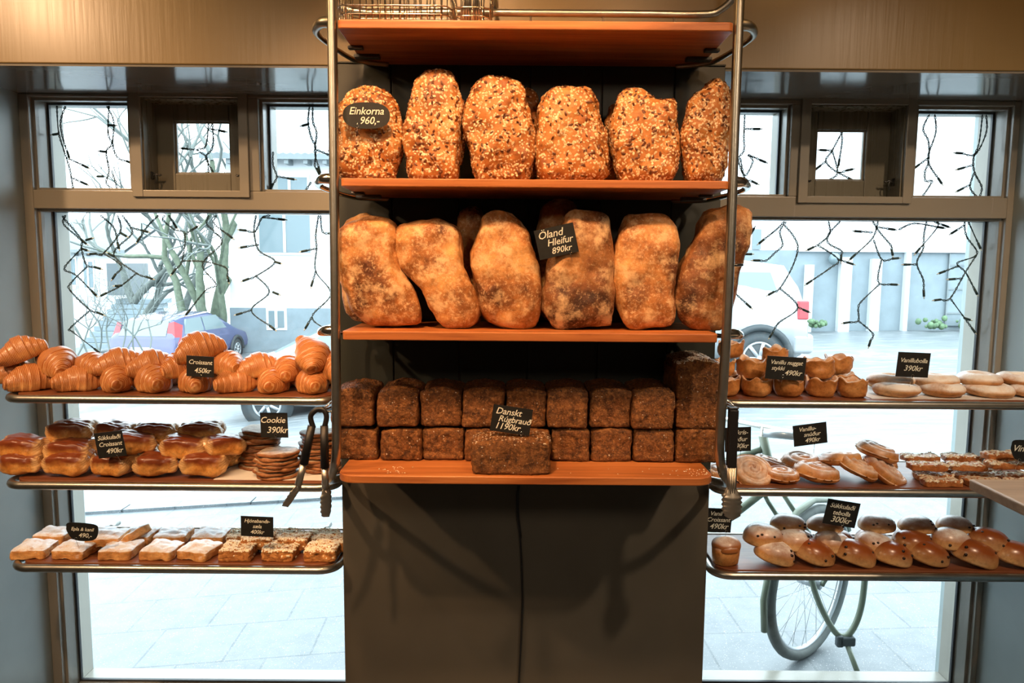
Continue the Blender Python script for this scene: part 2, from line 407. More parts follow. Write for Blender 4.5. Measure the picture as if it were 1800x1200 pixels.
def frame_mb(x0, x1, z0, z1, w, y0, y1):
    return (MB().bb((x0, y0, z0), (x0+w, y1, z1)).bb((x1-w, y0, z0), (x1, y1, z1))
            .bb((x0+w, y0, z0), (x1-w, y1, z0+w)).bb((x0+w, y0, z1-w), (x1-w, y1, z1)))
def pane(root, x0, x1, z0, z1, name='pane'):
    # stepped reveal, dark bead, glass; x0.. are the opening edges at YW
    f = frame_mb(x0-.002, x1+.002, z0-.002, z1+.002, .011, YW+.022, YW+.045).build('glazing_step', MAT['frame'], root, False, .002)
    f = frame_mb(x0-.001, x1+.001, z0-.001, z1+.001, .008, YW+.105, YW+.118).build('glazing_bead', MAT['alu'], root, False, .001)
    MB().bb((x0, YW+.118, z0), (x1, YW+.123, z1)).build('glass_pane', MAT['glass'], root, False)
def window(n, side, outer, p1, vt, vo, p3, ytop, ytr0, ytr1, ybot, sash):
    root = empty('window_%d' % n, (0, 0, 0)); root['kind'] = 'structure'
    root['label'] = '%s display window with three small top lights over one large pane' % side
    cx = (p1[0]+p3[1])/2 if side == 'left' else (p1[0]+p3[1])/2
    X = lambda px: at(px, 255, YW).x
    zt_ = at(300 if side == 'left' else 1500, ytop, YW).z
    zo1 = at(300 if side == 'left' else 1500, ytr0, YW).z; zo2 = at(300 if side == 'left' else 1500, ytr1, YW).z
    zb_ = at(300 if side == 'left' else 1500, ybot, YW).z
    if side == 'left': a, b = XL, PL; xo = [a+.034, b-.04]
    else: a, b = PR, XR; xo = [a+.04, b-.022]
    P = []
    if side == 'left': P = [(xo[0], X(p1[1])), (X(vo[0]), X(vo[1])), (X(p3[0]), xo[1])]
    else: P = [(xo[0], X(p1[1])), (X(vo[0]), X(vo[1])), (X(p3[0]), xo[1])]
    ztop = ZS-.006
    m = MB()
    y0, y1 = YW, 2.80
    m.bb((a, y0, ZF), (xo[0], y1, ztop)); m.bb((xo[1], y0, ZF), (b, y1, ztop))
    m.bb((xo[0], y0, zt_), (xo[1], y1, ztop)); m.bb((xo[0], y0, zo2), (xo[1], y1, zo1)); m.bb((xo[0], y0, ZF), (xo[1], y1, zb_))
    for i in range(2): m.bb((P[i][1], y0, zo1), (P[i+1][0], y1, zt_))
    m.build('window_frame', MAT['frame'], root, False, .003)
    for i in (0, 2): pane(root, P[i][0], P[i][1], zo1, zt_)
    pane(root, xo[0], xo[1], zb_, zo2)
    # ventilation box: raised trim, recessed sash
    x0, x1 = P[1]
    v = frame_mb(X(vt[0]), X(vt[1]), zo1-.022, zt_+.016, .0, YW-.012, YW)
    v = MB(); tx0, tx1 = X(vt[0]), X(vt[1])
    v.bb((tx0, YW-.013, zo1-.022), (x0+.001, YW, zt_+.02)).bb((x1-.001, YW-.013, zo1-.022), (tx1, YW, zt_+.02))
    v.bb((x0, YW-.011, zo1-.022), (x1, YW, zo1+.001)).bb((x0, YW-.011, zt_-.001), (x1, YW, zt_+.02))
    v.build('vent_trim', MAT['frame'], root, False, .002)
    ys = YW+.095
    sx0, sx1 = at(sash[0], 255, ys).x, at(sash[1], 255, ys).x
    mid = (sash[0]+sash[1])/2
    sz1, sz0 = at(mid, sash[2], ys).z, at(mid, sash[3], ys).z
    s = MB().bb((x0, ys, zo1), (sx0, ys+.04, zt_)).bb((sx1, ys, zo1), (x1, ys+.04, zt_)).bb((sx0, ys, zo1), (sx1, ys+.04, sz0)).bb((sx0, ys, sz1), (sx1, ys+.04, zt_))
    s.build('vent_sash', MAT['sash'], root, False, .003)
    MB().bb((x0, YW+.002, zo1+.0005), (x0+.006, ys, zt_)).bb((x1-.006, YW+.002, zo1+.0005), (x1, ys, zt_)).bb((x0+.006, YW+.002, zt_-.005), (x1-.006, ys, zt_)).build('vent_lining', MAT['sash'], root, False)
    frame_mb(sx0, sx1, sz0, sz1, .006, ys+.012, ys+.02).build('glazing_bead', MAT['frame'], root, False, .001)
    MB().bb((sx0, ys+.024, sz0), (sx1, ys+.028, sz1)).build('glass_pane', MAT['glass'], root, False)
    for sx, d in ((x0+.006, 1), (x1-.006, -1)):
        l = MB(); zz = zo1+.055
        l.bb((sx, ys-.055, zz-.012), (sx+d*.004, ys-.035, zz+.014))
        l.tube(smoothpath([(sx+d*.003, ys-.045, zz), (sx+d*.014, ys-.045, zz+.006), (sx+d*.024, ys-.042, zz+.002), (sx+d*.030, ys-.04, zz+.006)], 4), .0032, 8)
        l.tube(smoothpath([(sx+d*.012, ys-.045, zz+.005), (sx+d*.016, ys-.045, zz-.010), (sx+d*.010, ys-.045, zz-.024)], 4), .0028, 8)
        l.build('vent_latch', MAT['darksteel'], root, True)
    return xo, (zb_, zo2, zo1, zt_), P
WL = window(1, 'left', 47, (62, 226), (232, 438), (250, 422), (455, 583), 171, 335, 368, 1226, (306, 404, 213, 305))
WR = window(2, 'right', 1787, (1290, 1390), (1405, 1605), (1421, 1590), (1612, 1780), 184, 346, 382, 1230, (1436, 1523, 228, 317))

# ================================================================== bread rack
rack = empty('bread_rack', (at(930, 850, 1.9).x, 1.9, at(900, 850, 1.9).z))
tag(rack, 'tall steel tube rack with four orange wooden shelves against the pillar', 'shelf rack')
ro = rack.location.copy()
class RMB(MB):
    def build(s, name, m, parent=None, smooth=True, bevel=0, sub=0, loc=None, rot=None):
        o = MB.build(s, name, m, parent, smooth, bevel, sub, loc, rot)
        if parent is not None and o.parent == parent:
            o.location = -Vector(parent.location) if loc is None else loc
        return o
YS = 1.885
def postpts(pxs):
    pts = []
    for px, py, Y in pxs: pts.append(at(px, py, Y))
    return smoothpath(pts, 8)
pl_pts = [(583, -60, 1.9), (583, 0, 1.9), (586, 200, 1.9), (588, 400, 1.9), (590, 600, 1.9), (591.5, 740, 1.9), (591, 795, 1.9), (586, 826, 1.93), (579, 842, 2.0), (585, 843, 2.16), (606, 838, 2.22)]
pr_pts = [(1303, -60, 1.9), (1300, 0, 1.9), (1292, 200, 1.9), (1285, 400, 1.9), (1276, 600, 1.9), (1267, 740, 1.9), (1265, 795, 1.9), (1270, 828, 1.93), (1279, 846, 2.0), (1270, 848, 2.16), (1240, 842, 2.22)]
for pts in (pl_pts, pr_pts): RMB().tube(postpts(pts), .0125, 16).build('post', MAT['steel'], rack)
# shelves: (xl, xr, y front top l/r, y front bottom)
SH = [(592, 1291, 38, 34, 52), (598, 1283, 316, 314, 330), (601, 1263, 584, 584, 600), (590, 1259, 838, 838, 852)]
SZ = []
for i, (xl, xr, yl, yr, yb) in enumerate(SH):
    yf = YS if i < 3 else 1.855
    a = at(xl, yl, yf); b = at(xr, yr, yf); c = at((xl+xr)/2, yb, yf)
    z = (a.z+b.z)/2; th = z-c.z; th = max(th, .019); SZ.append(z)
    yk = YP-.012
    rad = .012 if i < 3 else .05
    bm = bmesh.new(); pts = []
    cxs = [(a.x+rad, yf+rad, PI, 1.5*PI), (b.x-rad, yf+rad, 1.5*PI, 2*PI)]
    for (cx_, cy_, a0, a1) in cxs:
        for k in range(9): t = a0+(a1-a0)*k/8; pts.append((cx_+rad*math.cos(t), cy_+rad*math.sin(t)))
    pts += [(min(b.x, PR-.001) if i > 5 else b.x, yk), (a.x, yk)]
    n = len(pts); m = RMB()
    dz = [(p[0]-a.x)/(b.x-a.x)*(b.z-a.z)*.5 for p in pts]
    m.add([(p[0], p[1], z) for p in pts]+[(p[0], p[1], z-th) for p in pts],
          [tuple(range(n)), tuple(range(2*n-1, n-1, -1))]+[(k, k+n, (k+1) % n+n, (k+1) % n) for k in range(n)])
    o = m.build('shelf_board', MAT['oak'], rack, False, .003); fixn(o)
    # winged steel bracket at each end, and the clips under the board
    for s, pp in ((-1, xl), (1, xr)):
        e = a if s < 0 else b
        py = (yl if s < 0 else yr)+14
        if i < 3:
            P0 = at((583+i*3.5) if s < 0 else (1300-i*12), py-8, 1.9)
            zc = z-th*.6
            path = [(P0.x, 1.905, zc+.012), (P0.x+s*.030, 1.915, zc+.012), (P0.x+s*.052, 1.95, zc+.004), (P0.x+s*.046, 2.0, zc-.004), (P0.x+s*.010, 2.13, zc-.012), (P0.x-s*.02, 2.17, zc-.014), (P0.x-s*.09, 2.20, zc-.014)]
            sp_ = smoothpath(path, 6); k_ = len(sp_)
            RMB().tube(sp_, [.016-.009*min(1, j/k_*2.2) for j in range(k_)], 12).build('side_bracket', MAT['chrome'] if i else MAT['steel'], rack)
            RMB().bb((P0.x-s*.010, 2.03, z-th-.008), (P0.x-s*.05, 2.05, z-th)).build('shelf_clip', MAT['darksteel'], rack, False, .002)
            RMB().bb((P0.x-s*.010, 2.11, z-th-.010), (P0.x-s*.08, 2.135, z-th)).build('shelf_clip', MAT['darksteel'], rack, False, .002)
# guard rail along the back of the top shelf
zr = at(1060, 24, 2.15).z
p0 = at(600, 24, 2.15).x; p1 = at(1235, 22, 2.15).x
rp = [(p0-.02, 2.05, zr+.12), (p0-.02, 2.12, zr+.04), (p0+.04, 2.15, zr), (p0+.3, 2.15, zr)] + [(p0+.3+(p1-p0-.3)*k/4, 2.15, zr) for k in range(1, 5)] + [(p1+.05, 2.145, zr+.012), (p1+.085, 2.13, zr+.05), (p1+.09, 2.11, zr+.11)]
RMB().tube(smoothpath(rp, 6), .010, 14).build('guard_rail', MAT['steel'], rack)
for px in (933, 1060, 1185, 800, 690):
    X = at(px, 30, 2.15).x
    RMB().tube([(X, 2.15, SZ[0]-.002), (X, 2.15, zr)], .003, 8).build('rail_spindle', MAT['steel'], rack)
xh = at(866, 10, 2.17).x
RMB().tube(smoothpath([(xh, 2.19, zr+.14), (xh, 2.185, zr+.04), (xh+.02, 2.165, zr+.005), (xh+.07, 2.15, zr)], 6), .006, 10).build('rail_brace', MAT['darksteel'], rack)
# small steel peg on the right post
q = at(1285, 466, 1.9); RMB().tube([q, q+Vector((.033, .01, .001))], .0035, 8).build('peg', MAT['darksteel'], rack)
# triangular wire hooks near the foot of both posts
HK = []
for s, px, py in ((-1, 590, 723), (1, 1268, 717)):
    q = at(px, py, 1.9)
    tip = q+Vector((s*.042 if s < 0 else .042, -.005, 0))
    b2 = q+Vector((0, .03, .045))
    RMB().tube([q, tip, q+Vector((0, .055, .012)), q+Vector((0, .05, .035)), tip+Vector((-s*.004, .002, .002))], .0026, 8).build('hook', MAT['chrome'], rack)
    HK.append(tip)

# ================================================================== window trays
TRZ = []
TY0, TY1 = 2.19, 2.52
def tray(label, px_a, px_b, py, side):
    c = at(300 if side < 0 else 1500, py, TY0)
    zt_ = c.z+.010
    root = empty('display_tray', (c.x, TY0+.15, c.z)); tag(root, label, 'tray', 'window display trays')
    if side < 0: xa = at(px_a, py, TY0).x; xb = PL-.012
    else: xa = PR+.012; xb = XR-.012
    m = RMB(); r = .055; rr = .0125
    pts = []
    for cx_, cy_, a0 in ((xb-r, TY1-r, 0), (xa+r, TY1-r, .5*PI), (xa+r, TY0+r, PI), (xb-r, TY0+r, 1.5*PI)):
        for k in range(8): t = a0+.5*PI*k/7; pts.append((cx_+r*math.cos(t), cy_+r*math.sin(t), c.z))
    RMB().tube(pts, rr, 14, True).build('rail', MAT['steel'], root)
    ins = .016; n = len(pts); bp = []
    cxm, cym = (xa+xb)/2, (TY0+TY1)/2
    for x, y, z in pts:
        sx = 1-ins/((xb-xa)/2); sy = 1-ins/((TY1-TY0)/2)
        bp.append((cxm+(x-cxm)*sx, cym+(y-cym)*sy))
    m.add([(x, y, c.z+.012) for x, y in bp]+[(x, y, c.z-.007) for x, y in bp],
          [tuple(range(n)), tuple(range(2*n-1, n-1, -1))]+[(k, k+n, (k+1) % n+n, (k+1) % n) for k in range(n)])
    fixn(m.build('board', MAT['tray'], root, False, .002))
    for x in (xa+.12, xb-.12):
        RMB().tube([(x, TY1, c.z), (x, YW+.001, c.z-.004)], .009, 10).build('support_arm', MAT['steel'], root)
    for k in (.33, .66):
        x = xa+(xb-xa)*k
        RMB().bb((x-.01, TY0+.004, c.z-.009), (x+.01, TY1-.004, c.z-.0065)).build('cross_strap', MAT['steel'], root, False)
    TRZ.append(c.z+.012); return root
tray('croissant tray, topmost of the three across the left window', 3, 600, 703, -1)
tray('middle tray across the left window, with chocolate croissants and cookies', 5, 600, 855, -1)
tray('lowest tray across the left window, with sugared apple pastries', 16, 600, 1000, -1)
tray('topmost tray across the right window, with custard cups and ring buns', 1245, 1800, 711, 1)
tray('middle tray across the right window, with spiral buns', 1245, 1800, 866, 1)
tray('lowest tray across the right window, with glazed round buns', 1245, 1800, 1013, 1)

# counter corner at the right
cz = at(1705, 842, 1.9).z; cxn = at(1705, 842, 1.9).x
cn = empty('counter', (cxn+.3, 1.4, ZF)); tag(cn, 'pale wooden counter corner jutting in at the right edge', 'counter')
RMB().bb((cxn, .9, cz-.028), (cxn+.75, 1.905, cz)).build('worktop', MAT['counter'], cn, False, .006)
RMB().bb((cxn+.25, .95, ZF), (cxn+.72, 1.85, cz-.028)).build('cabinet_body', MAT['side'], cn, False, .004)

# power cord down the pillar
cp = [at(911, 853, YP-.006), at(909, 870, YP-.006), at(909, 905, YP-.006), at(914, 945, YP-.006), at(917, 1000, YP-.006), at(918, 1060, YP-.006), at(916, 1120, YP-.006), at(912, 1200, YP-.006), at(908, 1300, YP-.006)]
o = MB().tube(smoothpath(cp, 6), .003, 10).tube([p+Vector((.004, .001, 0)) for p in smoothpath(cp[:4], 6)], .0025, 8).build('power_cord', MAT['cable']); tag(o, 'black power cord hanging down the pillar below the lowest shelf', 'cord')

# wire basket on the top shelf
def basket(x0, x1, y0, y1, z0, z1, label):
    root = empty('wire_basket', ((x0+x1)/2, (y0+y1)/2, z0)); tag(root, label, 'basket')
    def ring(z, g=0): 
        r = .03; P = []
        for cx_, cy_, a0 in ((x1+g-r, y1+g-r, 0), (x0-g+r, y1+g-r, .5*PI), (x0-g+r, y0-g+r, PI), (x1+g-r, y0-g+r, 1.5*PI)):
            for k in range(6): t = a0+.5*PI*k/5; P.append((cx_+r*math.cos(t), cy_+r*math.sin(t), z))
        return P
    m = RMB()
    for k, z in enumerate((z0+.004, z0+.022, z0+.042, z0+.07, z0+.10)): m.tube(ring(z, k*.002), .0016, 6, True)
    random.seed(5)
    n = 15
    for k in range(n):
        x = x0+.02+(x1-x0-.04)*k/(n-1); j = random.uniform(-.006, .006)
        m.tube([(x+j, y0-.004, z1), (x, y0, z0+.004), (x, y1, z0+.004), (x-j, y1+.004, z1)], .0014, 6)
    for k in range(6):
        y = y0+.02+(y1-y0-.04)*k/5
        m.tube([(x0-.004, y, z1), (x0, y, z0+.004), (x1, y, z0+.004), (x1+.004, y, z1)], .0014, 6)
    m.build('wire_mesh', MAT['wire'], root)
    RMB().tube(ring(z1, .006), .003, 8, True).build('rim', MAT['wire'], root)
z0 = SZ[0]
basket(at(596, 30, 1.93).x, at(790, 30, 1.93).x, 1.915, 2.10, z0, z0+.14, 'wire basket at the left end of the top shelf')
basket(at(800, 30, 1.93).x-.005, at(853, 30, 1.93).x+.01, 1.925, 2.10, z0, z0+.13, 'narrow wire basket beside the bigger basket on the top shelf')

# ------------------------------------------------------------------ tongs
def scallop(m, base, dirv, wid, L_, nrm, flip=1, halfw=.016):
    # spoon shaped scalloped steel tip along dirv
    dirv = dirv.normalized(); wid = wid.normalized(); nrm = nrm.normalized()
    nu, nv = 26, 9; vs = []; fs = []
    for layer in (0, .0012):
        for i in range(nu+1):
            u = i/nu
            hw = halfw*(.35+.65*min(1, u*3.2))*(math.sqrt(max(0, 1-max(0, (u-.72)/.28)**2))*.9+.1)
            hw *= 1+.10*math.sin(u*7*2*PI)*(u > .2)
            for j in range(nv+1):
                v = j/nv*2-1
                dish = (1-v*v)*.008*min(1, u*3)*flip
                vs.append(base+dirv*(u*L_)+wid*(v*hw)+nrm*(dish+layer))
    w_ = nv+1; q = (nu+1)*w_
    for i in range(nu):
        for j in range(nv):
            a = i*w_+j
            fs.append((a, a+1, a+w_+1, a+w_)); fs.append((q+a, q+a+w_, q+a+w_+1, q+a+1))
    for i in range(nu):
        a = i*w_; b = a+nv
        fs.append((a, a+w_, q+a+w_, q+a)); fs.append((b, q+b, q+b+w_, b+w_))
    m.add(vs, fs)
# left tongs hang by the loop, seen from the side, arms spread
YT = 1.885
def V(px, py, Y=YT): return at(px, py, Y)
tg = empty('serving_tongs', V(565, 722)); tag(tg, 'black handled steel tongs hanging from the left rack hook', 'tongs')
loop = smoothpath([V(551, 752), V(546, 732), V(556, 720), V(568, 720), V(574, 732), V(570, 752)], 6)
RMB().tube(loop, .007, 12).build('loop', MAT['rubber'], tg)
arms = (((548, 748), (534, 815), (524, 852), (501, 888)), ((570, 748), (571, 822), (572, 858), (573, 908)))
for a, b, c, d in arms:
    RMB().tube([V(*a), V(*b)], [.0105, .0115], 12).build('grip', MAT['rubber'], tg)
    m = RMB(); A, B, C, D = V(*a), V(*b), V(*c), V(*d)
    m.tube([B, C], [.009, .0095], 8)
    side = (D-C).cross(Vector((0, 1, 0))).normalized()
    m.tube([C, (C+D)/2+side*.003], [.006, .003], 8)
    scallop(m, C-(D-C)*.15, D-C, Vector((.55, .8, .2)), (D-C).length*1.15, side, 1, .018)
    m.build('scalloped_jaw', MAT['tong'], tg)
# right tongs seen edge on from the front
tg = empty('serving_tongs', V(1289, 718)); tag(tg, 'black handled steel tongs hanging flat from the right rack hook', 'tongs')
for dy, dx in ((0, 0), (.020, .002)):
    A, B, C, D = [p+Vector((dx, dy, 0)) for p in (V(1289, 720), V(1288, 822), V(1287, 868), V(1287, 911))]
    RMB().box((A+B)/2, (.0235, .009, (A-B).length)).build('grip', MAT['rubber'], tg, True, .003)
    m = RMB(); m.box((B+C)/2-Vector((0, 0, .004)), (.021, .004, (B-C).length+.02))
    for k in (-.006, 0, .006): m.tube([B+Vector((k, -.002, 0)), C+Vector((k*.8, -.004, -.03))], .0022, 6)
    scallop(m, C+Vector((0, 0, .018)), D-C, Vector((1, 0, 0)), (D-C).length+.02, Vector((0, -1, 0)), 1, .024)
    m.build('scalloped_jaw', MAT['tong'], tg)
q = V(1289, 719); RMB().box(q+Vector((0, .010, .001)), (.0235, .03, .008)).build('loop', MAT['rubber'], tg, True, .003)

# ================================================================== baked goods
ORD = ['first', 'second', 'third', 'fourth', 'fifth', 'sixth', 'seventh', 'eighth', 'ninth', 'tenth', 'eleventh', 'twelfth']
def disp(o, layers, seed=0, flat=None):
    me = o.data; ns = [v.vector.copy() for v in me.vertex_normals]
    for v, n in zip(me.vertices, ns):
        d = sum(a*nz(v.co, s, seed+i*3.1) for i, (a, s) in enumerate(layers))
        v.co += n*d
        if flat is not None and v.co.z < flat: v.co.z = flat
    me.update(); return o
def scatter(o, n, size, m, name, parent, seed=0, cond=None, kind='stuff', asp=.62, lift=.0, h=.3, band=None):
    me = o.data; rnd = random.Random(seed)
    polys = [p for p in me.polygons if (cond is None or cond(p))]
    cum = []; t = 0
    for p in polys: t += p.area; cum.append(t)
    import bisect
    vs = []; fs = []; K = 7
    for _ in range(n):
        p = polys[min(len(polys)-1, bisect.bisect(cum, rnd.random()*t))]
        cs = [me.vertices[i].co for i in p.vertices]
        ws = [rnd.random() for _ in cs]; sw = sum(ws)
        c = sum((a*(b/sw) for a, b in zip(cs, ws)), Vector())
        nn = (p.normal+Vector((rnd.gauss(0, .22), rnd.gauss(0, .22), rnd.gauss(0, .22)))).normalized()
        u = nn.orthogonal().normalized(); v = nn.cross(u); a = rnd.random()*2*PI
        u, v = u*math.cos(a)+v*math.sin(a), v*math.cos(a)-u*math.sin(a)
        s = size*rnd.uniform(.7, 1.2); b = len(vs)
        c = c+nn*lift
        for k in range(K):
            q = k*2*PI/K; vs.append(c+u*(s*math.cos(q))+v*(s*asp*math.sin(q))-nn*s*.10)
        vs.append(c+nn*s*h+u*s*.1)
        for k in range(K): fs.append((b+k, b+(k+1) % K, b+K))
    x = MB().add(vs, fs).build(name, m, parent, True); x['kind'] = kind
    return x
def outline_loaf(name, pts, Yc, T, m, base_z, seed, layers, sp=.5, cp=.8, nu=72, nv=40, backT=None):
    # outline given as photo points at depth Yc, real thickness 2T
    P = smoothpath([at(x, y, Yc) for x, y in pts], 8, True)
    # resample
    d = [0]
    for i in range(len(P)): d.append(d[-1]+(P[(i+1) % len(P)]-P[i]).length)
    def samp(t):
        t = t % 1*d[-1]
        for i in range(len(P)):
            if d[i+1] >= t: 
                f = (t-d[i])/max(1e-9, d[i+1]-d[i]); return P[i].lerp(P[(i+1) % len(P)], f)
        return P[0]
    O = [samp(i/nu) for i in range(nu)]
    C = sum(O, Vector())/nu
    lo = min(p.z for p in O); loc = Vector((C.x, Yc, base_z))
    off = base_z-lo
    def fn(t, ph):
        i = int(round(t/(2*PI)*nu)) % nu
        s = math.sin(ph)**sp; c = math.cos(ph); c = math.copysign(abs(c)**cp, c)
        q = C+(O[i]-C)*s
        return Vector((q.x, Yc-T*c, q.z+off))-loc
    mb = MB().sph(fn, nu, nv)
    o = mb.build(name, m, None, True, loc=loc)
    fixn(o); disp(o, layers, seed, flat=0)
    return o
SEEDED = [
 ([(598,186),(622,152),(655,146),(690,165),(706,205),(711,240),(700,300),(680,315),(620,315),(594,300),(583,262),(588,215)], 'seeded loaf wearing the oval black price card, at the left post'),
 ([(716,190),(728,140),(760,120),(798,123),(809,160),(815,215),(812,280),(800,314),(760,316),(724,312),(713,262)], 'tall seeded loaf just right of the oval price card'),
 ([(818,180),(832,142),(870,130),(912,134),(925,175),(941,235),(936,290),(922,314),(880,316),(838,313),(826,270),(816,220)], 'broad seeded loaf third from the left on the upper shelf'),
 ([(945,225),(948,175),(975,145),(1010,141),(1042,152),(1058,205),(1070,270),(1060,305),(1030,316),(985,316),(950,308),(943,268)], 'pale seeded loaf fourth from the left on the upper shelf'),
 ([(1080,180),(1095,155),(1125,150),(1150,162),(1183,170),(1190,205),(1197,250),(1186,300),(1170,314),(1120,316),(1090,308),(1078,255),(1075,215)], 'darker knobbly seeded loaf fifth from the left on the upper shelf'),
 ([(1200,205),(1215,165),(1240,140),(1262,130),(1280,145),(1284,200),(1280,260),(1272,305),(1250,315),(1215,312),(1202,275),(1197,240)], 'narrow seeded loaf leaning beside the right post'),
]
g1 = 'seeded loaves on the upper shelf'
def seed_it(o, i, n1, n2):
    cond = lambda p: p.normal.y < .35
    scatter(o, n1, .0048, MAT['oat'], 'oat_flakes', o, i*7+1, cond)
    scatter(o, n2, .0066, MAT['seed'], 'linseeds', o, i*7+2, cond, asp=.48, h=.4, lift=.0012)
for i, (pts, lab) in enumerate(SEEDED):
    o = outline_loaf('seeded_loaf', pts, 2.02, .052, MAT['seeded'], SZ[1], i*11, [(.012, 14), (.006, 40), (.002, 110)], .42, .7)
    seed_it(o, i, 1450, 210); tag(o, lab, 'bread', g1)
BACKS = [([(905,190),(915,150),(935,145),(948,160),(952,220),(950,300),(935,316),(900,316),(895,250)], 'seeded loaf standing behind the third and fourth seeded loaves'),
 ([(1062,220),(1072,175),(1085,172),(1095,200),(1100,300),(1070,316),(1050,310),(1052,260)], 'seeded loaf half hidden behind the darker knobbly seeded loaf')]
for i, (pts, lab) in enumerate(BACKS):
    o = outline_loaf('seeded_loaf', pts, 2.14, .045, MAT['seeded'], SZ[1], 90+i*11, [(.012, 14), (.006, 40)], .42, .7, 48, 28)
    seed_it(o, 20+i, 500, 60); tag(o, lab, 'bread', g1)
FARM = [
 ([(598,425),(620,400),(665,395),(695,408),(703,455),(712,500),(735,530),(742,565),(725,580),(665,581),(632,560),(605,500),(598,465)], 'farm', 'floured loaf leaning right, nearest the left post', .060),
 ([(700,410),(730,400),(775,397),(805,412),(817,440),(822,480),(838,525),(840,560),(820,581),(785,581),(755,555),(738,520),(700,480),(695,450)], 'farm', 'light floured loaf bent to the left at its top', .056),
 ([(835,420),(845,388),(865,378),(900,382),(925,405),(938,440),(952,490),(948,555),(930,580),(880,582),(850,565),(838,510),(830,455)], 'farm', 'long floured loaf left of the slanted black card', .058),
 ([(990,400),(1005,378),(1040,373),(1070,380),(1077,420),(1077,480),(1072,560),(1066,579),(1015,582),(975,578),(956,540),(954,505),(968,450),(985,425)], 'farm_dark', 'dark floured loaf behind the slanted black card', .058),
 ([(1085,410),(1100,382),(1140,376),(1175,384),(1193,415),(1195,460),(1182,510),(1180,560),(1168,578),(1110,580),(1092,555),(1079,500),(1079,450)], 'farm', 'pale mottled floured loaf, second from the right post', .058),
 ([(1225,410),(1240,375),(1270,366),(1297,366),(1317,380),(1312,420),(1300,460),(1288,520),(1275,570),(1250,582),(1205,575),(1187,545),(1188,490),(1205,445)], 'farm_dark', 'floured loaf leaning past the right post', .058),
]
g2 = 'floured loaves on the middle shelf'
for i, (pts, mk, lab, T) in enumerate(FARM):
    o = outline_loaf('floured_loaf', pts, 2.0, T, MAT[mk], SZ[2], 200+i*13, [(.016, 9), (.006, 30), (.0016, 90)], .46, .66)
    tag(o, lab, 'bread', g2)
for i, (pts, mk, lab) in enumerate([
   ([(806,420),(812,388),(832,382),(848,395),(850,440),(852,540),(845,580),(815,580),(808,500)], 'farm', 'floured loaf peeking out behind the long floured loaf'),
   ([(945,400),(965,375),(1000,373),(1015,390),(1015,480),(1005,580),(960,580),(942,520)], 'farm_dark', 'dark floured loaf hidden behind the slanted black card'),
   ([(604,420),(625,393),(655,391),(668,410),(672,480),(668,570),(640,580),(612,560)], 'farm', 'floured loaf standing behind the one nearest the left post')]):
    o = outline_loaf('floured_loaf', pts, 2.135, .05, MAT[mk], SZ[2], 300+i*13, [(.012, 12), (.005, 35)], .46, .66, 48, 28); tag(o, lab, 'bread', g2)

# ---- rye bricks
def rbox_fn(dx, dy, dz, e=.28):
    def fn(t, p):
        c = lambda v: math.copysign(abs(v)**e, v)
        x, y, z = math.sin(p)*math.cos(t), math.sin(p)*math.sin(t), math.cos(p)
        k = (abs(x)**(2/e)+abs(y)**(2/e)+abs(z)**(2/e))**(-e/2)
        return Vector((x*k*dx/2, y*k*dy/2, z*k*dz/2+dz/2))
    return fn
def cubeblob(mb, dx, dy, dz, n=14, e=.14, top=0):
    # subdivided cube rounded with a superellipsoid; n cells a side
    idx = {}; 
    def vid(i, j, k):
        key = (i, j, k)
        if key not in idx:
            p = Vector((i/n*2-1, j/n*2-1, k/n*2-1))
            q = 2/e
            r = (abs(p.x)**q+abs(p.y)**q+abs(p.z)**q)**(1/q); mx = max(abs(p.x), abs(p.y), abs(p.z))
            p *= mx/r
            z = p.z*dz/2+dz/2
            if top and p.z > 0: z += top*math.cos(p.x*PI/2)*p.z
            idx[key] = len(vs); vs.append(Vector((p.x*dx/2, p.y*dy/2, z)))
        return idx[key]
    vs = []; fs = []
    for a in range(n):
        for b in range(n):
            for side in (0, n):
                f1 = [(side, a, b), (side, a+1, b), (side, a+1, b+1), (side, a, b+1)]
                f2 = [(a, side, b), (a, side, b+1), (a+1, side, b+1), (a+1, side, b)]
                f3 = [(a, b, side), (a+1, b, side), (a+1, b+1, side), (a, b+1, side)]
                for f in (f1, f2, f3):
                    ids = [vid(*q) for q in f]
                    if side == 0: ids = ids[::-1]
                    fs.append(tuple(ids))
    return mb.add(vs, fs)
def rye(x0, x1, ytop, ybot, Yf, depth, z, lab, seed, crown=.012, flakes=True):
    X0, X1 = Xat(x0, Yf, z+.05), Xat(x1, Yf, z+.05)
    zt_ = at((x0+x1)/2, ytop, Yf).z; h = zt_-z
    o = cubeblob(MB(), X1-X0, depth, h, 20, .13, crown).build('rye_loaf', MAT['rye'], None, True, loc=((X0+X1)/2, Yf+depth/2, z))
    fixn(o); disp(o, [(.005, 16), (.0030, 70), (.0016, 170)], seed, flat=0)
    tag(o, lab, 'bread', 'dark rye loaves on the lowest shelf')
    if flakes:
        scatter(o, 22, .0026, MAT['silver'], 'flakes', o, seed, lambda p: p.normal.y < -.3 or p.normal.z > .6)
    return o
zb4 = SZ[3]
rows0 = [(584, 662, 'directly at the left post'), (667, 740, 'second from the left post'), (742, 815, 'just left of the sideways loaf'), (818, 886, 'half hidden by the left end of the sideways loaf'), (889, 966, 'hidden behind the right end of the sideways loaf'), (970, 1037, 'just right of the sideways loaf'),
         (1040, 1112, 'fourth from the right post'), (1115, 1186, 'second from the right post'), (1189, 1266, 'nearest the right post')]
rows0[6] = (1040, 1112, 'third from the right post')
hb = None
for i, (a, b, lab) in enumerate(rows0):
    o = rye(a, b, 757, 813, 2.0+random.Random(i).uniform(-.006, .006), .19, zb4, 'rye loaf in the bottom row, '+lab, 400+i, .006)
zm = at(900, 756, 2.0).z+.006
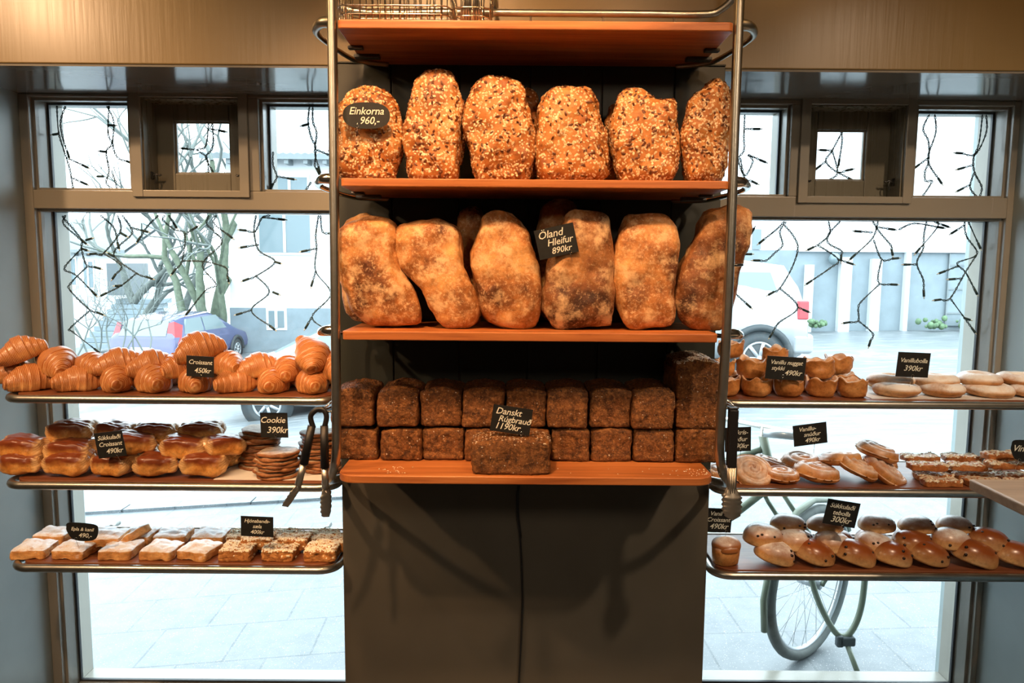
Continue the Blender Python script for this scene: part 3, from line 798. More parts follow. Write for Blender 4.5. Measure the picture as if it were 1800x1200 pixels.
rows1 = [(580, 656, 'at the left post'), (662, 735, 'second from the left post'), (738, 811, 'third from the left post'), (812, 886, 'left of the black card'), (888, 960, 'behind the black card'), (962, 1034, 'just right of the black card'),
         (1037, 1110, 'fourth from the right post'), (1113, 1187, 'left of the loaf under the topmost one'), (1189, 1266, 'directly under the single topmost loaf')]
for i, (a, b, lab) in enumerate(rows1):
    o = rye(a, b, 690 if i < 8 else 702, 755, 2.0+random.Random(i+50).uniform(-.01, .008), .19, zm, 'rye loaf in the upper row, '+lab, 430+i, .012)
    if i < 8: scatter(o, 420, .0034, MAT['ryetop'], 'seed_crust', o, i, lambda p: p.normal.z > .45, h=.6)
o = rye(1191, 1268, 638, 700, 2.0, .19, zm+.081, 'single rye loaf stacked topmost by the right post, crusted with pale flakes', 450, .012)
scatter(o, 700, .0038, MAT['silver'], 'pale_flakes', o, 451, lambda p: p.normal.z > .4, h=.5)
Yf = 1.868
o = rye(829, 969, 777, 842, Yf, .115, zb4, 'long rye loaf lying sideways in front of the stacked rows', 460, .006)
scatter(o, 260, .0028, MAT['silver'], 'seeds', o, 461, lambda p: p.normal.z > .4)

# ---- shapes for the trays
def croissant(seed, R=.049, Ln=.074, bend=.016):
    rnd = random.Random(seed); nu, nv = 88, 34
    B = [0, .20, .45, .68, .86, 1.0]; LV = [1, .92, .76, .56, .37]
    sk = rnd.uniform(.08, .18); tw = rnd.uniform(-.5, .5)
    vs = []; fs = []
    for i in range(nu+1):
        u0 = i/nu*2-1
        for j in range(nv):
            a = j*2*PI/nv
            u = u0+sk*math.cos(a+tw+u0)*(1-abs(u0))
            w_ = min(.9999, abs(u)); k = max(q for q in range(5) if B[q] <= w_)
            t = (w_-B[k])/(B[k+1]-B[k])
            lv = LV[k]; nx = LV[k+1] if k < 4 else .30
            f1 = lv*(1-t)+nx*t; r = f1*(1+.085*t)
            if t > .86: r = f1*(1+.085*.86*(1-(t-.86)/.14))
            end = min(1, (1-abs(u0))/.10); r *= math.sqrt(max(0, 1-(1-end)**2))
            r *= R
            z = r*math.sin(a)*1.06
            vs.append(Vector((u0*Ln, r*math.cos(a)*1.04-bend*(u0*u0)*1.6, z)))
    for i in range(nu):
        for j in range(nv):
            l = (j+1) % nv; fs.append((i*nv+j, i*nv+l, (i+1)*nv+l, (i+1)*nv+j))
    zf = -R*.50
    vs = [Vector((p.x, p.y, (p.z if p.z > zf else zf+(p.z-zf)*.12)-zf+.002)) for p in vs]
    o = MB().add(vs, fs).build('croissant', MAT['croissant'], None, True)
    fixn(o); disp(o, [(.004, 22), (.0012, 80)], seed, flat=0)
    return o
def chocroll(seed):
    rnd = random.Random(seed)
    dx, dy, dz = .120, .094, .064
    mb = MB(); cubeblob(mb, dx, dy, dz, 22, .34)
    vs = []
    for p in mb.v:
        x, y, z = p; u = abs(x)/(dx/2)
        f = 1-.16*u*u
        # layered seam along the roll and pinched ends with a spiral of layers
        a = math.atan2(z-dz/2, y); rr = math.hypot(z-dz/2, y)
        g_ = .0022*math.sin(rr*900+a*1.0)*(u > .86)
        seam = .004*math.exp(-((y+.026+.01*x/dx)/.006)**2)*(z > dz*.3)
        vs.append(Vector((x*(1+.10*math.cos(a*2))+math.copysign(g_, x), y*f, dz/2+(z-dz/2)*f-seam)))
    mb.v = vs
    o = mb.build('chocolate_croissant', MAT['chocroll'], None, True); fixn(o)
    disp(o, [(.009, 16), (.003, 50), (.001, 120)], seed); lo = min(v.co.z for v in o.data.vertices)
    for v in o.data.vertices: v.co.z -= lo
    for s in (-1, 1):
        st = MB(); st.ball((s*(dx/2-.004), .006*s, dz*.42), (.006, .008, .006), 10)
        st.build('chocolate_stick', MAT['chip'], o)
    return o
def puff(seed):
    mb = MB(); cubeblob(mb, .112, .098, .030, 22, .13)
    o = mb.build('apple_pastry', MAT['puff'], None, True); fixn(o)
    for v in o.data.vertices:
        x, y, z = v.co
        if z > .012: v.co.z += .010*max(0, 1-(x/.056)**2)*max(0, 1-(y/.05)**2)
    disp(o, [(.007, 22), (.003, 60), (.001, 140)], seed, flat=0)
    return o
def square(seed):
    o = cubeblob(MB(), .098, .090, .034, 20, .10).build('crumble_square', MAT['square'], None, True); fixn(o)
    disp(o, [(.005, 30), (.004, 90), (.002, 200)], seed, flat=0)
    c = scatter(o, 520, .0036, MAT['crumb'], 'crumble_topping', o, seed, lambda p: p.normal.z > .5, asp=.8, h=.8)
    return o
def cup(seed):
    rnd = random.Random(seed); ph = rnd.uniform(0, 6)
    prof = [(.002, 0), (.026, 0), (.035, .005), (.0405, .018), (.0405, .030), (.0405, .042), (.0415, .049), (.040, .052), (.034, .044), (.030, .036), (.016, .034), (.002, .035)]
    P = []
    for i in range(len(prof)-1):
        for k in range(3): t = k/3; P.append((prof[i][0]*(1-t)+prof[i+1][0]*t, prof[i][1]*(1-t)+prof[i+1][1]*t))
    P.append(prof[-1])
    def fn(r, z, a, i):
        k = max(0, (z-.018)/.034)
        wv = .0035*math.sin(a*5+ph)+.0035*math.sin(a*3+ph*2)+.002*math.sin(a*8+ph)
        return r*(1+.05*k*math.sin(a*5+ph+1)), z+wv*k*(r > .028)
    o = MB().lathe(P, 48, fn=fn).build('custard_cup', MAT['cup'], None, True); fixn(o)
    disp(o, [(.005, 28), (.0016, 80)], seed, flat=0)
    MB().lathe([(.001, .030), (.026, .031), (.029, .036), (.018, .040), (.001, .041)], 24).build('custard_filling', MAT['custard'], o)
    return o
def ringbun(seed):
    P = [(.001, .003), (.03, 0), (.044, .002), (.054, .010), (.056, .018), (.052, .027), (.042, .034), (.030, .036), (.021, .032), (.016, .025), (.001, .023)]
    Q = smoothpath([(r, 0, z) for r, z in P], 3)
    o = MB().lathe([(abs(p.x), p.z) for p in Q], 48).build('ring_bun', MAT['ring'], None, True); fixn(o)
    disp(o, [(.006, 14), (.0012, 60)], seed, flat=0)
    MB().lathe([(.001, .020), (.017, .022), (.012, .027), (.001, .028)], 20).build('custard_center', MAT['custard'], o)
    return o
def spiralbun(seed, R=.058):
    nu, nv = 96, 44
    def fn(t, p):
        s = math.sin(p); top = math.cos(p) > 0
        if top:
            r = R*min(1, p/(PI/2)*1.02)
            k = (r/R*2.6-t/(2*PI)) % 1.0
            z = .018+.016*math.sqrt(max(0, 1-(r/R)**3.2))+.010*math.sin(PI*min(1,max(0,k)))**.45*(r < R*.95)-.006
            return Vector((r*math.cos(t), r*math.sin(t), z))
        q = (p-PI/2)/(PI/2); r = R*math.cos(q*PI/2)**.35
        return Vector((r*math.cos(t), r*math.sin(t), .018*(1-q)**2))
    o = MB().sph(fn, nu, nv).build('spiral_bun', MAT['spiral'], None, True); fixn(o)
    disp(o, [(.004, 22), (.001, 70)], seed, flat=0)
    return o
def roundbun(seed, m='bun'):
    rnd = random.Random(seed); R = .054
    def fn(t, p):
        c = math.cos(p); s = math.sin(p)
        z = .014+c*.046 if c > 0 else .014-.014*abs(c)**.6
        k_ = s**(.75 if c > 0 else .45)
        return Vector((R*k_*math.cos(t), R*.92*k_*math.sin(t), z))
    o = MB().sph(fn, 40, 26).build('round_bun', MAT[m], None, True); fixn(o)
    disp(o, [(.005, 13), (.0006, 60)], seed, flat=0)
    for k in range(rnd.choice((3, 4, 5))):
        a = rnd.uniform(PI+.3, 2*PI-.3); p = rnd.uniform(.5, 1.5); q = fn(a, p)
        MB().ball(q, .0042, 8).build('chocolate_chip', MAT['chip'], o)
    return o
def cookie(seed):
    rnd = random.Random(seed)
    P = [(.001, 0), (.040, 0), (.046, .004), (.044, .009), (.034, .0115), (.001, .011)]
    Q = smoothpath([(r, 0, z) for r, z in P], 4)
    o = MB().lathe([(abs(p.x), p.z) for p in Q], 40, fn=lambda r, z, a, i: (r*(1+.04*math.sin(a*3+seed)+.02*math.sin(a*7+seed*2)), z)).build('cookie', MAT['cookie'], None, True); fixn(o)
    disp(o, [(.004, 30), (.002, 90)], seed)
    return o
def almondbar(seed):
    o = cubeblob(MB(), .108, .046, .020, 22, .22).build('almond_bar', MAT['bar'], None, True); fixn(o)
    disp(o, [(.004, 25), (.002, 80)], seed, flat=0)
    scatter(o, 150, .0065, MAT['flake'], 'almond_flakes', o, seed, lambda p: p.normal.z > .5, h=.15)
    return o
USED = set()
def put(proto, px, py, Yc, z=None, yaw=0, tilt=(0, 0), sc=1.0, lab=None, cat=None, grp=None, dz=0):
    if proto.name in USED: o = copy_tree(proto)
    else: o = proto; USED.add(proto.name)
    zz = at(px, py, Yc).z if z is None else z
    o.location = (Xat(px, Yc, zz+.02), Yc, zz+dz)
    o.rotation_euler = Euler((math.radians(tilt[0]), math.radians(tilt[1]), math.radians(yaw)), 'XYZ')
    o.scale = (sc, sc, sc) if not isinstance(sc, tuple) else sc
    tag(o, lab, cat, grp)
    return o

# ---- croissants on the top left tray
CR = [croissant(s) for s in (1, 2, 3, 4)]
z = TRZ[0]; gc = 'croissants on the top left tray'
for i, (px, yaw, v, s) in enumerate([(54, 42, 0, 1.05), (137, 34, 1, 1.0), (209, -48, 2, 1.02), (272, -40, 3, 1.08), (345, -50, 0, 1.0), (413, 40, 1, .98), (482, -66, 2, .98), (550, -52, 3, 1.0)]):
    put(CR[v], px, 0, 2.285, z, yaw, (0, 0), s, 'golden croissant lying on the board in the front row, %s from the left' % ORD[i], 'croissant', gc)
for i, (px, yaw, v) in enumerate([(30, 10, 2), (96, 60, 1), (175, -60, 0), (238, 70, 3), (308, 80, 1), (380, 60, 2), (448, -70, 0), (520, 75, 3), (580, 30, 1)]):
    put(CR[v], px, 0, 2.43, z, yaw, (0, 0), 1, 'croissant lying at the back of the top left tray, %s from the left' % ORD[i], 'croissant', gc)
for i, (px, py, yaw, v, s, tl) in enumerate([(26, 668, 30, 2, .85, (0, -14)), (103, 656, -38, 0, 1.12, (0, 12)), (161, 659, -30, 1, .98, (0, 0)), (213, 654, 28, 2, 1.02, (0, -12)), (270, 658, 32, 3, 1.04, (0, -8)), (318, 661, 50, 0, 1.0, (0, -5)),
        (403, 658, -35, 1, 1.0, (0, 0)), (457, 660, 28, 2, .96, (0, -10)), (508, 667, -60, 3, 1.0, (10, 0)), (586, 662, -50, 0, 1.05, (0, 8))]):
    put(CR[v], px, py, 2.325, None, yaw, tl, s, 'croissant resting on the front row of croissants, %s from the left' % ORD[i], 'croissant', gc)
put(CR[3], 46, 632, 2.315, None, 30, (0, -20), 1.0, 'croissant topmost of the pile at the left end of its tray', 'croissant', gc)
put(CR[0], 352, 628, 2.34, None, 35, (8, -14), 1.08, 'sugar-speckled croissant topmost above the croissant price card', 'croissant', gc)
put(CR[1], 376, 630, 2.40, None, -30, (0, 6), .9, 'croissant tucked behind the topmost one above the price card', 'croissant', gc)
put(CR[2], 540, 640, 2.31, None, -62, (-30, 30), 1.12, 'dark-tipped croissant tilted on end near the left post', 'croissant', gc)

# ---- chocolate croissants and cookies on the middle left tray
CH = [chocroll(s) for s in (1, 2, 3)]
z = TRZ[1]; gg = 'chocolate croissants on the middle left tray'
for i, (px, yaw, v, s) in enumerate([(44, 0, 0, 1.0), (122, 8, 1, 1.05), (203, -10, 2, 1.0), (278, 12, 0, 1.0), (360, 14, 1, 1.08)]):
    put(CH[v], px, 0, 2.272, z, yaw, (0, 0), s, 'chocolate croissant lying on the board in the front row, %s from the left' % ORD[i], 'pastry', gg)
for i, (px, yaw, v) in enumerate([(70, 10, 2), (165, 80, 1), (245, 10, 0), (320, 70, 2), (405, -25, 1)]):
    put(CH[v], px, 0, 2.41, z, yaw, (0, 0), 1, 'chocolate croissant at the back of its tray, %s from the left' % ORD[i], 'pastry', gg)
for i, (px, py, yaw, v, s) in enumerate([(42, 806, 4, 1, 1.06), (124, 812, 8, 2, 1.08), (236, 797, 20, 0, 1.0), (325, 806, 6, 1, 1.08), (393, 800, 35, 2, .95)]):
    put(CH[v], px, py, 2.305, None, yaw, (0, 3), s, 'dark-topped chocolate croissant in the second layer, %s from the left' % ORD[i], 'pastry', gg)
for i, (px, py, yaw, v, s) in enumerate([(128, 777, 8, 2, 1.08), (207, 776, -8, 0, .95), (275, 778, 6, 1, 1.0), (354, 777, 12, 2, 1.04)]):
    put(CH[v], px, py, 2.38, None, yaw, (0, 0), s, 'dark-topped chocolate croissant in the top layer, %s from the left' % ORD[i], 'pastry', gg)
o = MB().bb((Xat(392, 2.3, z), 2.225, z), (PL-.03, 2.49, z+.0012)).build('parchment_sheet', MAT['parch'], None, False); tag(o, 'white parchment sheet under the cookies', 'paper')
CK = [cookie(s) for s in (1, 2, 3, 4)]
z += .0012
def stack(px, Yc, n, where, s=1.0, step=.0105):
    for k in range(n):
        rnd = random.Random(px+k)
        put(CK[k % 4], px+rnd.uniform(-4, 4), 0, Yc+rnd.uniform(-.003, .003), z+k*step, rnd.uniform(0, 360), (rnd.uniform(-2, 2), rnd.uniform(-2, 2)), (s*1.42, s*1.42, 1.05),
            'brown cookie %s of the %s, counting from the bottom' % (ORD[k], where), 'cookie', 'stacked cookies')
stack(487, 2.275, 7, 'front cookie stack beside the tongs', 1.0, .0115)
stack(458, 2.39, 11, 'cookie stack behind the cookie price card', 1.02, .0115)
stack(564, 2.35, 11, 'cookie stack behind the tongs', 1.0, .0115)

# ---- apple pastries and crumble squares on the lowest left tray
PF = [puff(s) for s in (1, 2, 3)]
z = TRZ[2]; gp = 'sugared apple pastries on the lowest left tray'
for i, (px, yaw, v) in enumerate([(62, 4, 0), (134, -2, 1), (213, 3, 2), (286, -6, 0), (352, -12, 1)]):
    put(PF[v], px, 0, 2.272, z, yaw, (0, 0), (.93, 1, 1), 'sugared square apple pastry in the front row, %s from the left' % ORD[i], 'pastry', gp)
for i, (px, yaw, v) in enumerate([(98, 0, 2), (170, 8, 0), (245, 0, 1), (305, 5, 2), (372, 0, 0)]):
    put(PF[v], px, 0, 2.395, z, yaw, (0, 0), (.93, 1, 1), 'sugared square apple pastry in the back row, %s from the left' % ORD[i], 'pastry', gp)
put(PF[1], 190, 953, 2.335, None, 6, (0, -2), (.95, 1, 1), 'apple pastry lying on top of the others beside the rounded card', 'pastry', gp)
put(PF[2], 238, 950, 2.34, None, -30, (10, -38), (.7, .9, .8), 'apple pastry standing tilted on its edge behind the front row', 'pastry', gp)
SQ = [square(s) for s in (1, 2, 3)]; gq = 'crumble topped squares on the lowest left tray'
for i, (px, yaw, v) in enumerate([(420, 0, 0), (495, -1, 1), (567, 2, 2)]):
    put(SQ[v], px, 0, 2.268, z, yaw, (0, 0), 1.02, 'crumble topped square in the front row, %s from the left' % ORD[i], 'pastry', gq)
for i, (px, yaw, v) in enumerate([(430, 5, 2), (500, 0, 0), (568, 0, 1)]):
    put(SQ[v], px, 0, 2.38, z, yaw, (0, 0), 1.0, 'crumble topped square in the back row, %s from the left' % ORD[i], 'pastry', gq)
for i, (px, py, yaw, v, nm) in enumerate([(456, 957, 2, 1, 'under the rectangular card'), (519, 958, -2, 2, 'in the middle'), (582, 962, 6, 0, 'beside the pillar')]):
    put(SQ[v], px, py, 2.33, None, yaw, (0, 0), .97, 'crumble topped square on the second layer, '+nm, 'pastry', gq)

# ---- custard cups and ring buns on the top right tray
CP = [cup(s) for s in (1, 2, 3, 4)]; z = TRZ[3]; gu = 'wavy rimmed custard cups on the top right tray'
for i, (px, v, yaw) in enumerate([(1274, 3, 0), (1331, 0, 20), (1387, 1, 80), (1443, 2, 140), (1497, 3, 200)]):
    put(CP[v], px, 0, 2.265, z, yaw, (0, 0), 1.08, 'custard cup in the front row on the board, %s from the right rack post' % ORD[i], 'pastry', gu)
for i, (px, v) in enumerate([(1300, 1), (1362, 2), (1418, 3), (1478, 0)]):
    put(CP[v], px, 0, 2.37, z, 50*i, (0, 0), 1.05, 'custard cup behind the front row, %s from the right rack post' % ORD[i], 'pastry', gu)
for i, (px, py, v, sc) in enumerate([(1270, 659, 2, .9), (1320, 662, 0, 1.08), (1378, 662, 1, 1.0), (1440, 663, 2, 1.1)]):
    put(CP[v], px, py, 2.30, None, 100*i, (0, 0), sc, 'custard cup in the second layer, %s from the right rack post' % ORD[i], 'pastry', gu)
for i, (px, py, v, sc) in enumerate([(1284, 628, 3, 1.0), (1362, 640, 0, 1.0), (1474, 655, 1, 1.05)]):
    put(CP[v], px, py, 2.37, None, 60*i, (0, 0), sc, 'custard cup highest at the back, %s from the right rack post' % ORD[i], 'pastry', gu)
o = MB().bb((Xat(1512, 2.3, z), 2.225, z), (XR-.04, 2.49, z+.0012)).build('parchment_sheet', MAT['parch'], None, False); tag(o, 'white parchment sheet under the ring buns', 'paper')
RB = [ringbun(s) for s in (1, 2, 3)]; gr = 'sugared ring buns on the top right tray'; z += .0012
for i, (px, v) in enumerate([(1578, 0), (1658, 1), (1738, 2), (1812, 0)]):
    put(RB[v], px, 0, 2.285, z, 70*i, (0, 0), (1.25, 1.15, 1.15) if i != 1 else (1.18, 1.15, 1.15), 'sugared ring bun in the bottom layer, %s from the custard cups' % ORD[i], 'bun', gr)
for i, (px, py, v) in enumerate([(1566, 677, 2), (1646, 678, 0), (1722, 677, 1), (1794, 676, 2)]):
    put(RB[v], px, py, 2.325, None, 50*i, (0, 0), (1.25, 1.15, 1.1), 'sugared ring bun in the top layer, %s from the custard cups' % ORD[i], 'bun', gr)
for i, (px, v) in enumerate([(1560, 1), (1650, 2), (1735, 0)]):
    put(RB[v], px, 0, 2.42, z, 50*i, (0, 0), (1.15, 1.05, .95), 'sugared ring bun hidden behind the others, %s from the custard cups' % ORD[i], 'bun', gr)

# ---- spiral buns and almond bars on the middle right tray
SB = [spiralbun(s) for s in (1, 2, 3)]; z = TRZ[4]; gs = 'spiral buns on the middle right tray'
for i, (px, py, Y, yaw, tl, sc, v, nm) in enumerate([
    (1268, 0, 2.29, 0, (0, 0), .95, 1, 'flat spiral bun on the board behind the right tongs'),
    (1372, 0, 2.275, 30, (4, 0), .9, 2, 'small flat spiral bun left of the big flat one'),
    (1433, 0, 2.285, 60, (8, 0), 1.14, 0, 'big flat spiral bun showing its coil, front center'),
    (1503, 0, 2.29, 0, (10, 20), 1.08, 1, 'spiral bun tilted down to the right on the board'),
    (1318, 834, 2.285, 0, (38, 6), 1.05, 2, 'large spiral bun tilted towards the viewer beside the tongs'),
    (1352, 824, 2.37, 0, (0, 12), .95, 0, 'spiral bun behind the large tilted one'),
    (1410, 822, 2.36, 0, (4, 0), 1.1, 1, 'spiral bun lying behind the big flat one'),
    (1476, 818, 2.33, 90, (0, 14), 1.1, 2, 'spiral bun sloping over the second row under the rectangular card'),
    (1548, 836, 2.30, 0, (16, 30), 1.15, 0, 'spiral bun sliding steeply down to the right'),
    (1539, 803, 2.34, 0, (2, 16), 1.08, 1, 'spiral bun topmost of the pile, next to the almond bars'),
    (1540, 0, 2.41, 0, (0, 0), 1.05, 2, 'spiral bun on the board at the back below the topmost one')]):
    zz = z+(math.sin(math.radians(abs(tl[0])))+math.sin(math.radians(abs(tl[1]))))*.045*sc if py == 0 else None
    put(SB[v], px, py, Y, zz, yaw, tl, sc*1.07, nm, 'bun', gs)
AB = [almondbar(s) for s in (1, 2, 3)]; ga = 'almond bars on the middle right tray'
for i, (px, py, Y, v, yaw, nm) in enumerate([
    (1654, 0, 2.235, 0, 0, 'in the front row, next to the spiral buns'), (1728, 0, 2.24, 1, 2, 'in the front row, behind the counter corner'), (1800, 0, 2.24, 2, 0, 'in the front row, at the right edge'),
    (1630, 825, 2.285, 1, -4, 'in the second row, next to the spiral buns'), (1700, 825, 2.285, 2, -4, 'in the second row, middle'), (1770, 822, 2.285, 0, 0, 'in the second row, right end'),
    (1618, 810, 2.355, 2, 0, 'in the back row, next to the spiral buns'), (1689, 810, 2.355, 0, 0, 'in the back row, middle'),
    (1760, 806, 2.30, 1, 4, 'topmost under the rounded card'), (1768, 822, 2.25, 2, 3, 'on the second layer under the rounded card')]):
    put(AB[v], px, py, Y, z if py == 0 else None, yaw, (0, 0), 1.06, 'flaked almond bar '+nm, 'pastry', ga)
for i, (px, v, Y) in enumerate([(1640, 0, 2.30), (1710, 1, 2.30), (1640, 2, 2.36), (1710, 0, 2.36), (1775, 1, 2.30)]):
    put(AB[v], px, 0, Y, z, 0, (0, 0), 1.06, 'almond bar under the upper ones, %s row, %s' % ('middle' if Y < 2.33 else 'back', ORD[i]), 'pastry', ga)

# ---- round buns and the vanilla croissant on the lowest right tray
BN = [roundbun(s, 'bun') for s in (1, 2, 3)]; BS = [roundbun(s, 'sugarsheenbun') for s in (11, 12, 13)]
z = TRZ[5]; gb = 'glazed round buns on the lowest right tray'
for i, (px, pr) in enumerate([(1358, BS[0]), (1430, BN[0]), (1498, BN[1]), (1563, BN[2]), (1630, BN[0]), (1708, BN[1]), (1782, BN[2])]):
    put(pr, px, 0, 2.265, z, 0, (6, 14), (1.2, 1.05, 1.05) if i < 5 else (1.3, 1.1, 1.1), 'glazed round bun in the bottom front row, %s from the left' % ORD[i], 'bun', gb, dz=.010)
for i, (px, pr) in enumerate([(1400, BN[1]), (1470, BN[2]), (1535, BN[0]), (1600, BN[1]), (1672, BN[2]), (1742, BN[0])]):
    put(pr, px, 0, 2.385, z, 0, (0, 0), 1.1, 'glazed round bun on the board behind the front row, %s from the left' % ORD[i], 'bun', gb)
for i, (px, py, pr) in enumerate([(1340, 955, BS[1]), (1393, 962, BS[0]), (1462, 966, BS[2]), (1536, 970, BS[1]), (1604, 966, BN[1]), (1672, 961, BS[2]), (1738, 961, BN[0])]):
    put(pr, px, py, 2.30, None, 0, (2, 5 if i != 3 else 14), (1.18, 1.05, 1.03), 'round bun in the middle layer on the lowest right tray, %s from the left' % ORD[i], 'bun', gb)
for i, (px, py, pr) in enumerate([(1386, 929, BS[2]), (1450, 930, BS[0]), (1541, 931, BS[1]), (1611, 932, BS[0]), (1679, 932, BS[2])]):
    put(pr, px, py, 2.35, None, 0, (0, 0), (1.08, 1.0, .8), 'pale round bun, sugar and sheen painted on, in the top layer, %s from the left' % ORD[i], 'bun', gb)
o = MB().lathe([(.002, 0), (.026, 0), (.031, .004), (.033, .03), (.034, .052), (.028, .056), (.002, .057)], 40).build('vanilla_croissant', MAT['cup'], None, True); fixn(o)
disp(o, [(.003, 30), (.001, 90)], 5, flat=0)
o.location = (Xat(1275, 2.262, TRZ[5]), 2.262, TRZ[5]); o.scale = (1.3, 1.2, 1.06)
tag(o, 'tall round vanilla croissant standing alone beside the pillar', 'pastry')
d = MB().sph(lambda t, p: Vector((.036*math.sin(p)*math.cos(t), .033*math.sin(p)*math.sin(t), .054+.028*max(-.4, math.cos(p)))), 32, 20).build('crown', MAT['sugarsheenbun'], o); disp(d, [(.003, 40)], 3)
d = MB().sph(lambda t, p: Vector((.027*math.sin(p)*math.cos(t), -.014+.022*math.sin(p)*math.sin(t), .048+.022*max(-.3, math.cos(p)))), 28, 18).build('front_fold', MAT['sugarsheenbun'], o); disp(d, [(.002, 50)], 4)

# ================================================================== price cards
def card(cx, cy, wpx, hpx, Y, roll, lines, lab, shape='rect', yaw=0, pin=(0, -.5), tsz=None):
    s = mpp(Y, at(cx, cy, Y).z); W, H = wpx*s, hpx*s
    root = empty('price_card', at(cx, cy, Y), (math.radians(3), math.radians(roll), math.radians(yaw))); tag(root, lab, 'price card', 'black price cards')
    if shape == 'rect': pts = [(-W/2, -H/2), (W/2, -H/2), (W/2, H/2), (-W/2, H/2)]
    elif shape == 'oval': pts = [(W/2*math.copysign(abs(math.cos(t))**.75, math.cos(t)), H/2*math.copysign(abs(math.sin(t))**.85, math.sin(t))) for t in [k*2*PI/40 for k in range(40)]]
    else: # rounded plectrum
        pts = [(p.x, p.z) for p in smoothpath([(-W*.5, 0, H*.22), (-W*.40, 0, H*.5), (W*.36, 0, H*.48), (W*.5, 0, H*.2), (W*.40, 0, -H*.34), (W*.05, 0, -H*.5), (-W*.30, 0, -H*.42), (-W*.47, 0, -H*.05)], 5, True)]
    n = len(pts); th = .0012
    m = MB().add([(x, -th/2, z) for x, z in pts]+[(x, th/2, z) for x, z in pts], [tuple(range(n)), tuple(range(2*n-1, n-1, -1))]+[(k, k+n, (k+1) % n+n, (k+1) % n) for k in range(n)])
    fixn(m.build('card', MAT['slate'], root, False))
    for tx, x, z_, sz in lines:
        c = bpy.data.curves.new('lettering', 'FONT'); c.body = tx; c.size = sz*H; c.shear = .25; c.offset = .00012; c.extrude = .0002
        c.align_x = 'CENTER'; c.align_y = 'CENTER'; c.resolution_u = 2; c.space_character = .96
        o = bpy.data.objects.new('lettering', c); COL.objects.link(o)
        c.materials.append(MAT['chalk']); bpy.context.view_layer.update()
        me = bpy.data.meshes.new_from_object(o.evaluated_get(bpy.context.evaluated_depsgraph_get()))
        bpy.data.objects.remove(o); bpy.data.curves.remove(c); me.name = 'lettering'
        o = bpy.data.objects.new('lettering', me); COL.objects.link(o); o.parent = root
        o.location = (x*W, -th/2-.0004, z_*H); o.rotation_euler = (PI/2, 0, 0)
    px_, pz_ = pin[0]*W, pin[1]*H
    p = MB(); r = .0042
    p.tube([(px_+r*math.cos(t), -.0022, pz_+.004+r*math.sin(t)) for t in [k*2*PI/16 for k in range(16)]], .0005, 6, True)
    p.tube([(px_, -.0022, pz_), (px_+.001, .012, pz_-.034)], .0006, 6)
    p.build('pin', MAT['chrome'], root)
    return root
card(644, 203, 83, 45, 1.935, 0, [('Einkorna', 0, .16, .40), ('960,-', .06, -.2, .40)], 'oval black card reading Einkorna 960', 'oval', 0, (-.2, -.45))
card(978, 424, 70, 52, 1.93, -13, [('Öland', -.12, .28, .36), ('Hleifur', .08, -.01, .33), ('890kr', .08, -.3, .30)], 'slanted black card reading Öland Hleifur 890kr', 'rect', 0, (.28, -.48))
card(899, 738, 70, 48, 1.90, 8, [('Danskt', -.1, .28, .34), ('Rúgbrauð', .08, .0, .32), ('1190kr', -.08, -.28, .34)], 'black card reading Danskt Rúgbrauð 1190kr', 'rect', 0, (.3, -.5))
card(352, 644, 48, 37, 2.215, 3, [('Croissant', 0, .20, .30), ('450kr', .08, -.2, .34)], 'black card reading Croissant 450kr', 'rect', 0, (.05, -.4))
card(194, 781, 50, 46, 2.20, -7, [('Súkkulaði', 0, .28, .24), ('Croissant', 0, .02, .24), ('490kr', .1, -.26, .28)], 'black card reading Súkkulaði Croissant 490kr', 'rect', 0, (.18, -.45))
card(482, 747, 48, 45, 2.21, 0, [('Cookie', -.05, .2, .34), ('390kr', .1, -.2, .36)], 'black card reading Cookie 390kr', 'rect', 0, (.05, -.45))
card(145, 935, 56, 33, 2.205, 3, [('Epla & kanil', 0, .16, .27), ('490,-', .08, -.18, .36)], 'rounded black card reading Epla & kanil 490', 'pick', 0, (-.2, -.45))
card(452, 925, 57, 37, 2.205, 2, [('Hjónabands-', 0, .27, .25), ('sæla', 0, -.0, .26), ('400kr', 0, -.28, .28)], 'black card reading Hjónabandssæla 400kr', 'rect', 0, (.05, -.4))
card(1381, 647, 69, 41, 2.205, 3, [('Vanillu nuggat', 0, .24, .26), ('stykki', -.2, -.02, .25), ('490kr', .2, -.2, .32)], 'black card reading Vanillu nuggat stykki 490kr', 'rect', 0, (-.05, -.4))
card(1605, 641, 57, 44, 2.215, 2, [('Vanillubolla', 0, .17, .25), ('390kr', 0, -.15, .32)], 'black card reading Vanillubolla 390kr', 'rect', 0, (.02, -.5))
card(1424, 763, 59, 38, 2.215, -8, [('Vanillu-', -.08, .27, .28), ('snúður', .05, -.0, .28), ('490kr', .05, -.28, .30)], 'black card reading Vanillusnúður 490kr', 'rect', 0, (.1, -.5))
card(1297, 772, 46, 44, 2.215, -3, [('Lakkrís-', .0, .28, .26), ('snúður', 0, .0, .26), ('490kr', .08, -.28, .28)], 'black card behind the right tongs, its writing partly covered', 'rect', 0, (.1, -.5))
card(1479, 902, 58, 46, 2.21, 9, [('Súkkulaði', -.02, .27, .26), ('tebolla', .0, .0, .26), ('300kr', .02, -.27, .34)], 'black card reading Súkkulaði tebolla 300kr', 'rect', 0, (.1, -.45))
card(1260, 914, 52, 44, 2.246, 2, [('Vanil', -.05, .28, .26), ('Croissant', .05, .02, .25), ('490kr', .08, -.26, .32)], 'black card beside the pillar reading Vanil Croissant 490kr', 'rect', 0, (.35, -.5))
card(1806, 793, 60, 38, 2.21, 4, [('Vínar-', -.14, .1, .42)], 'rounded black card cut off by the right edge', 'pick', 0, (-.2, -.5))

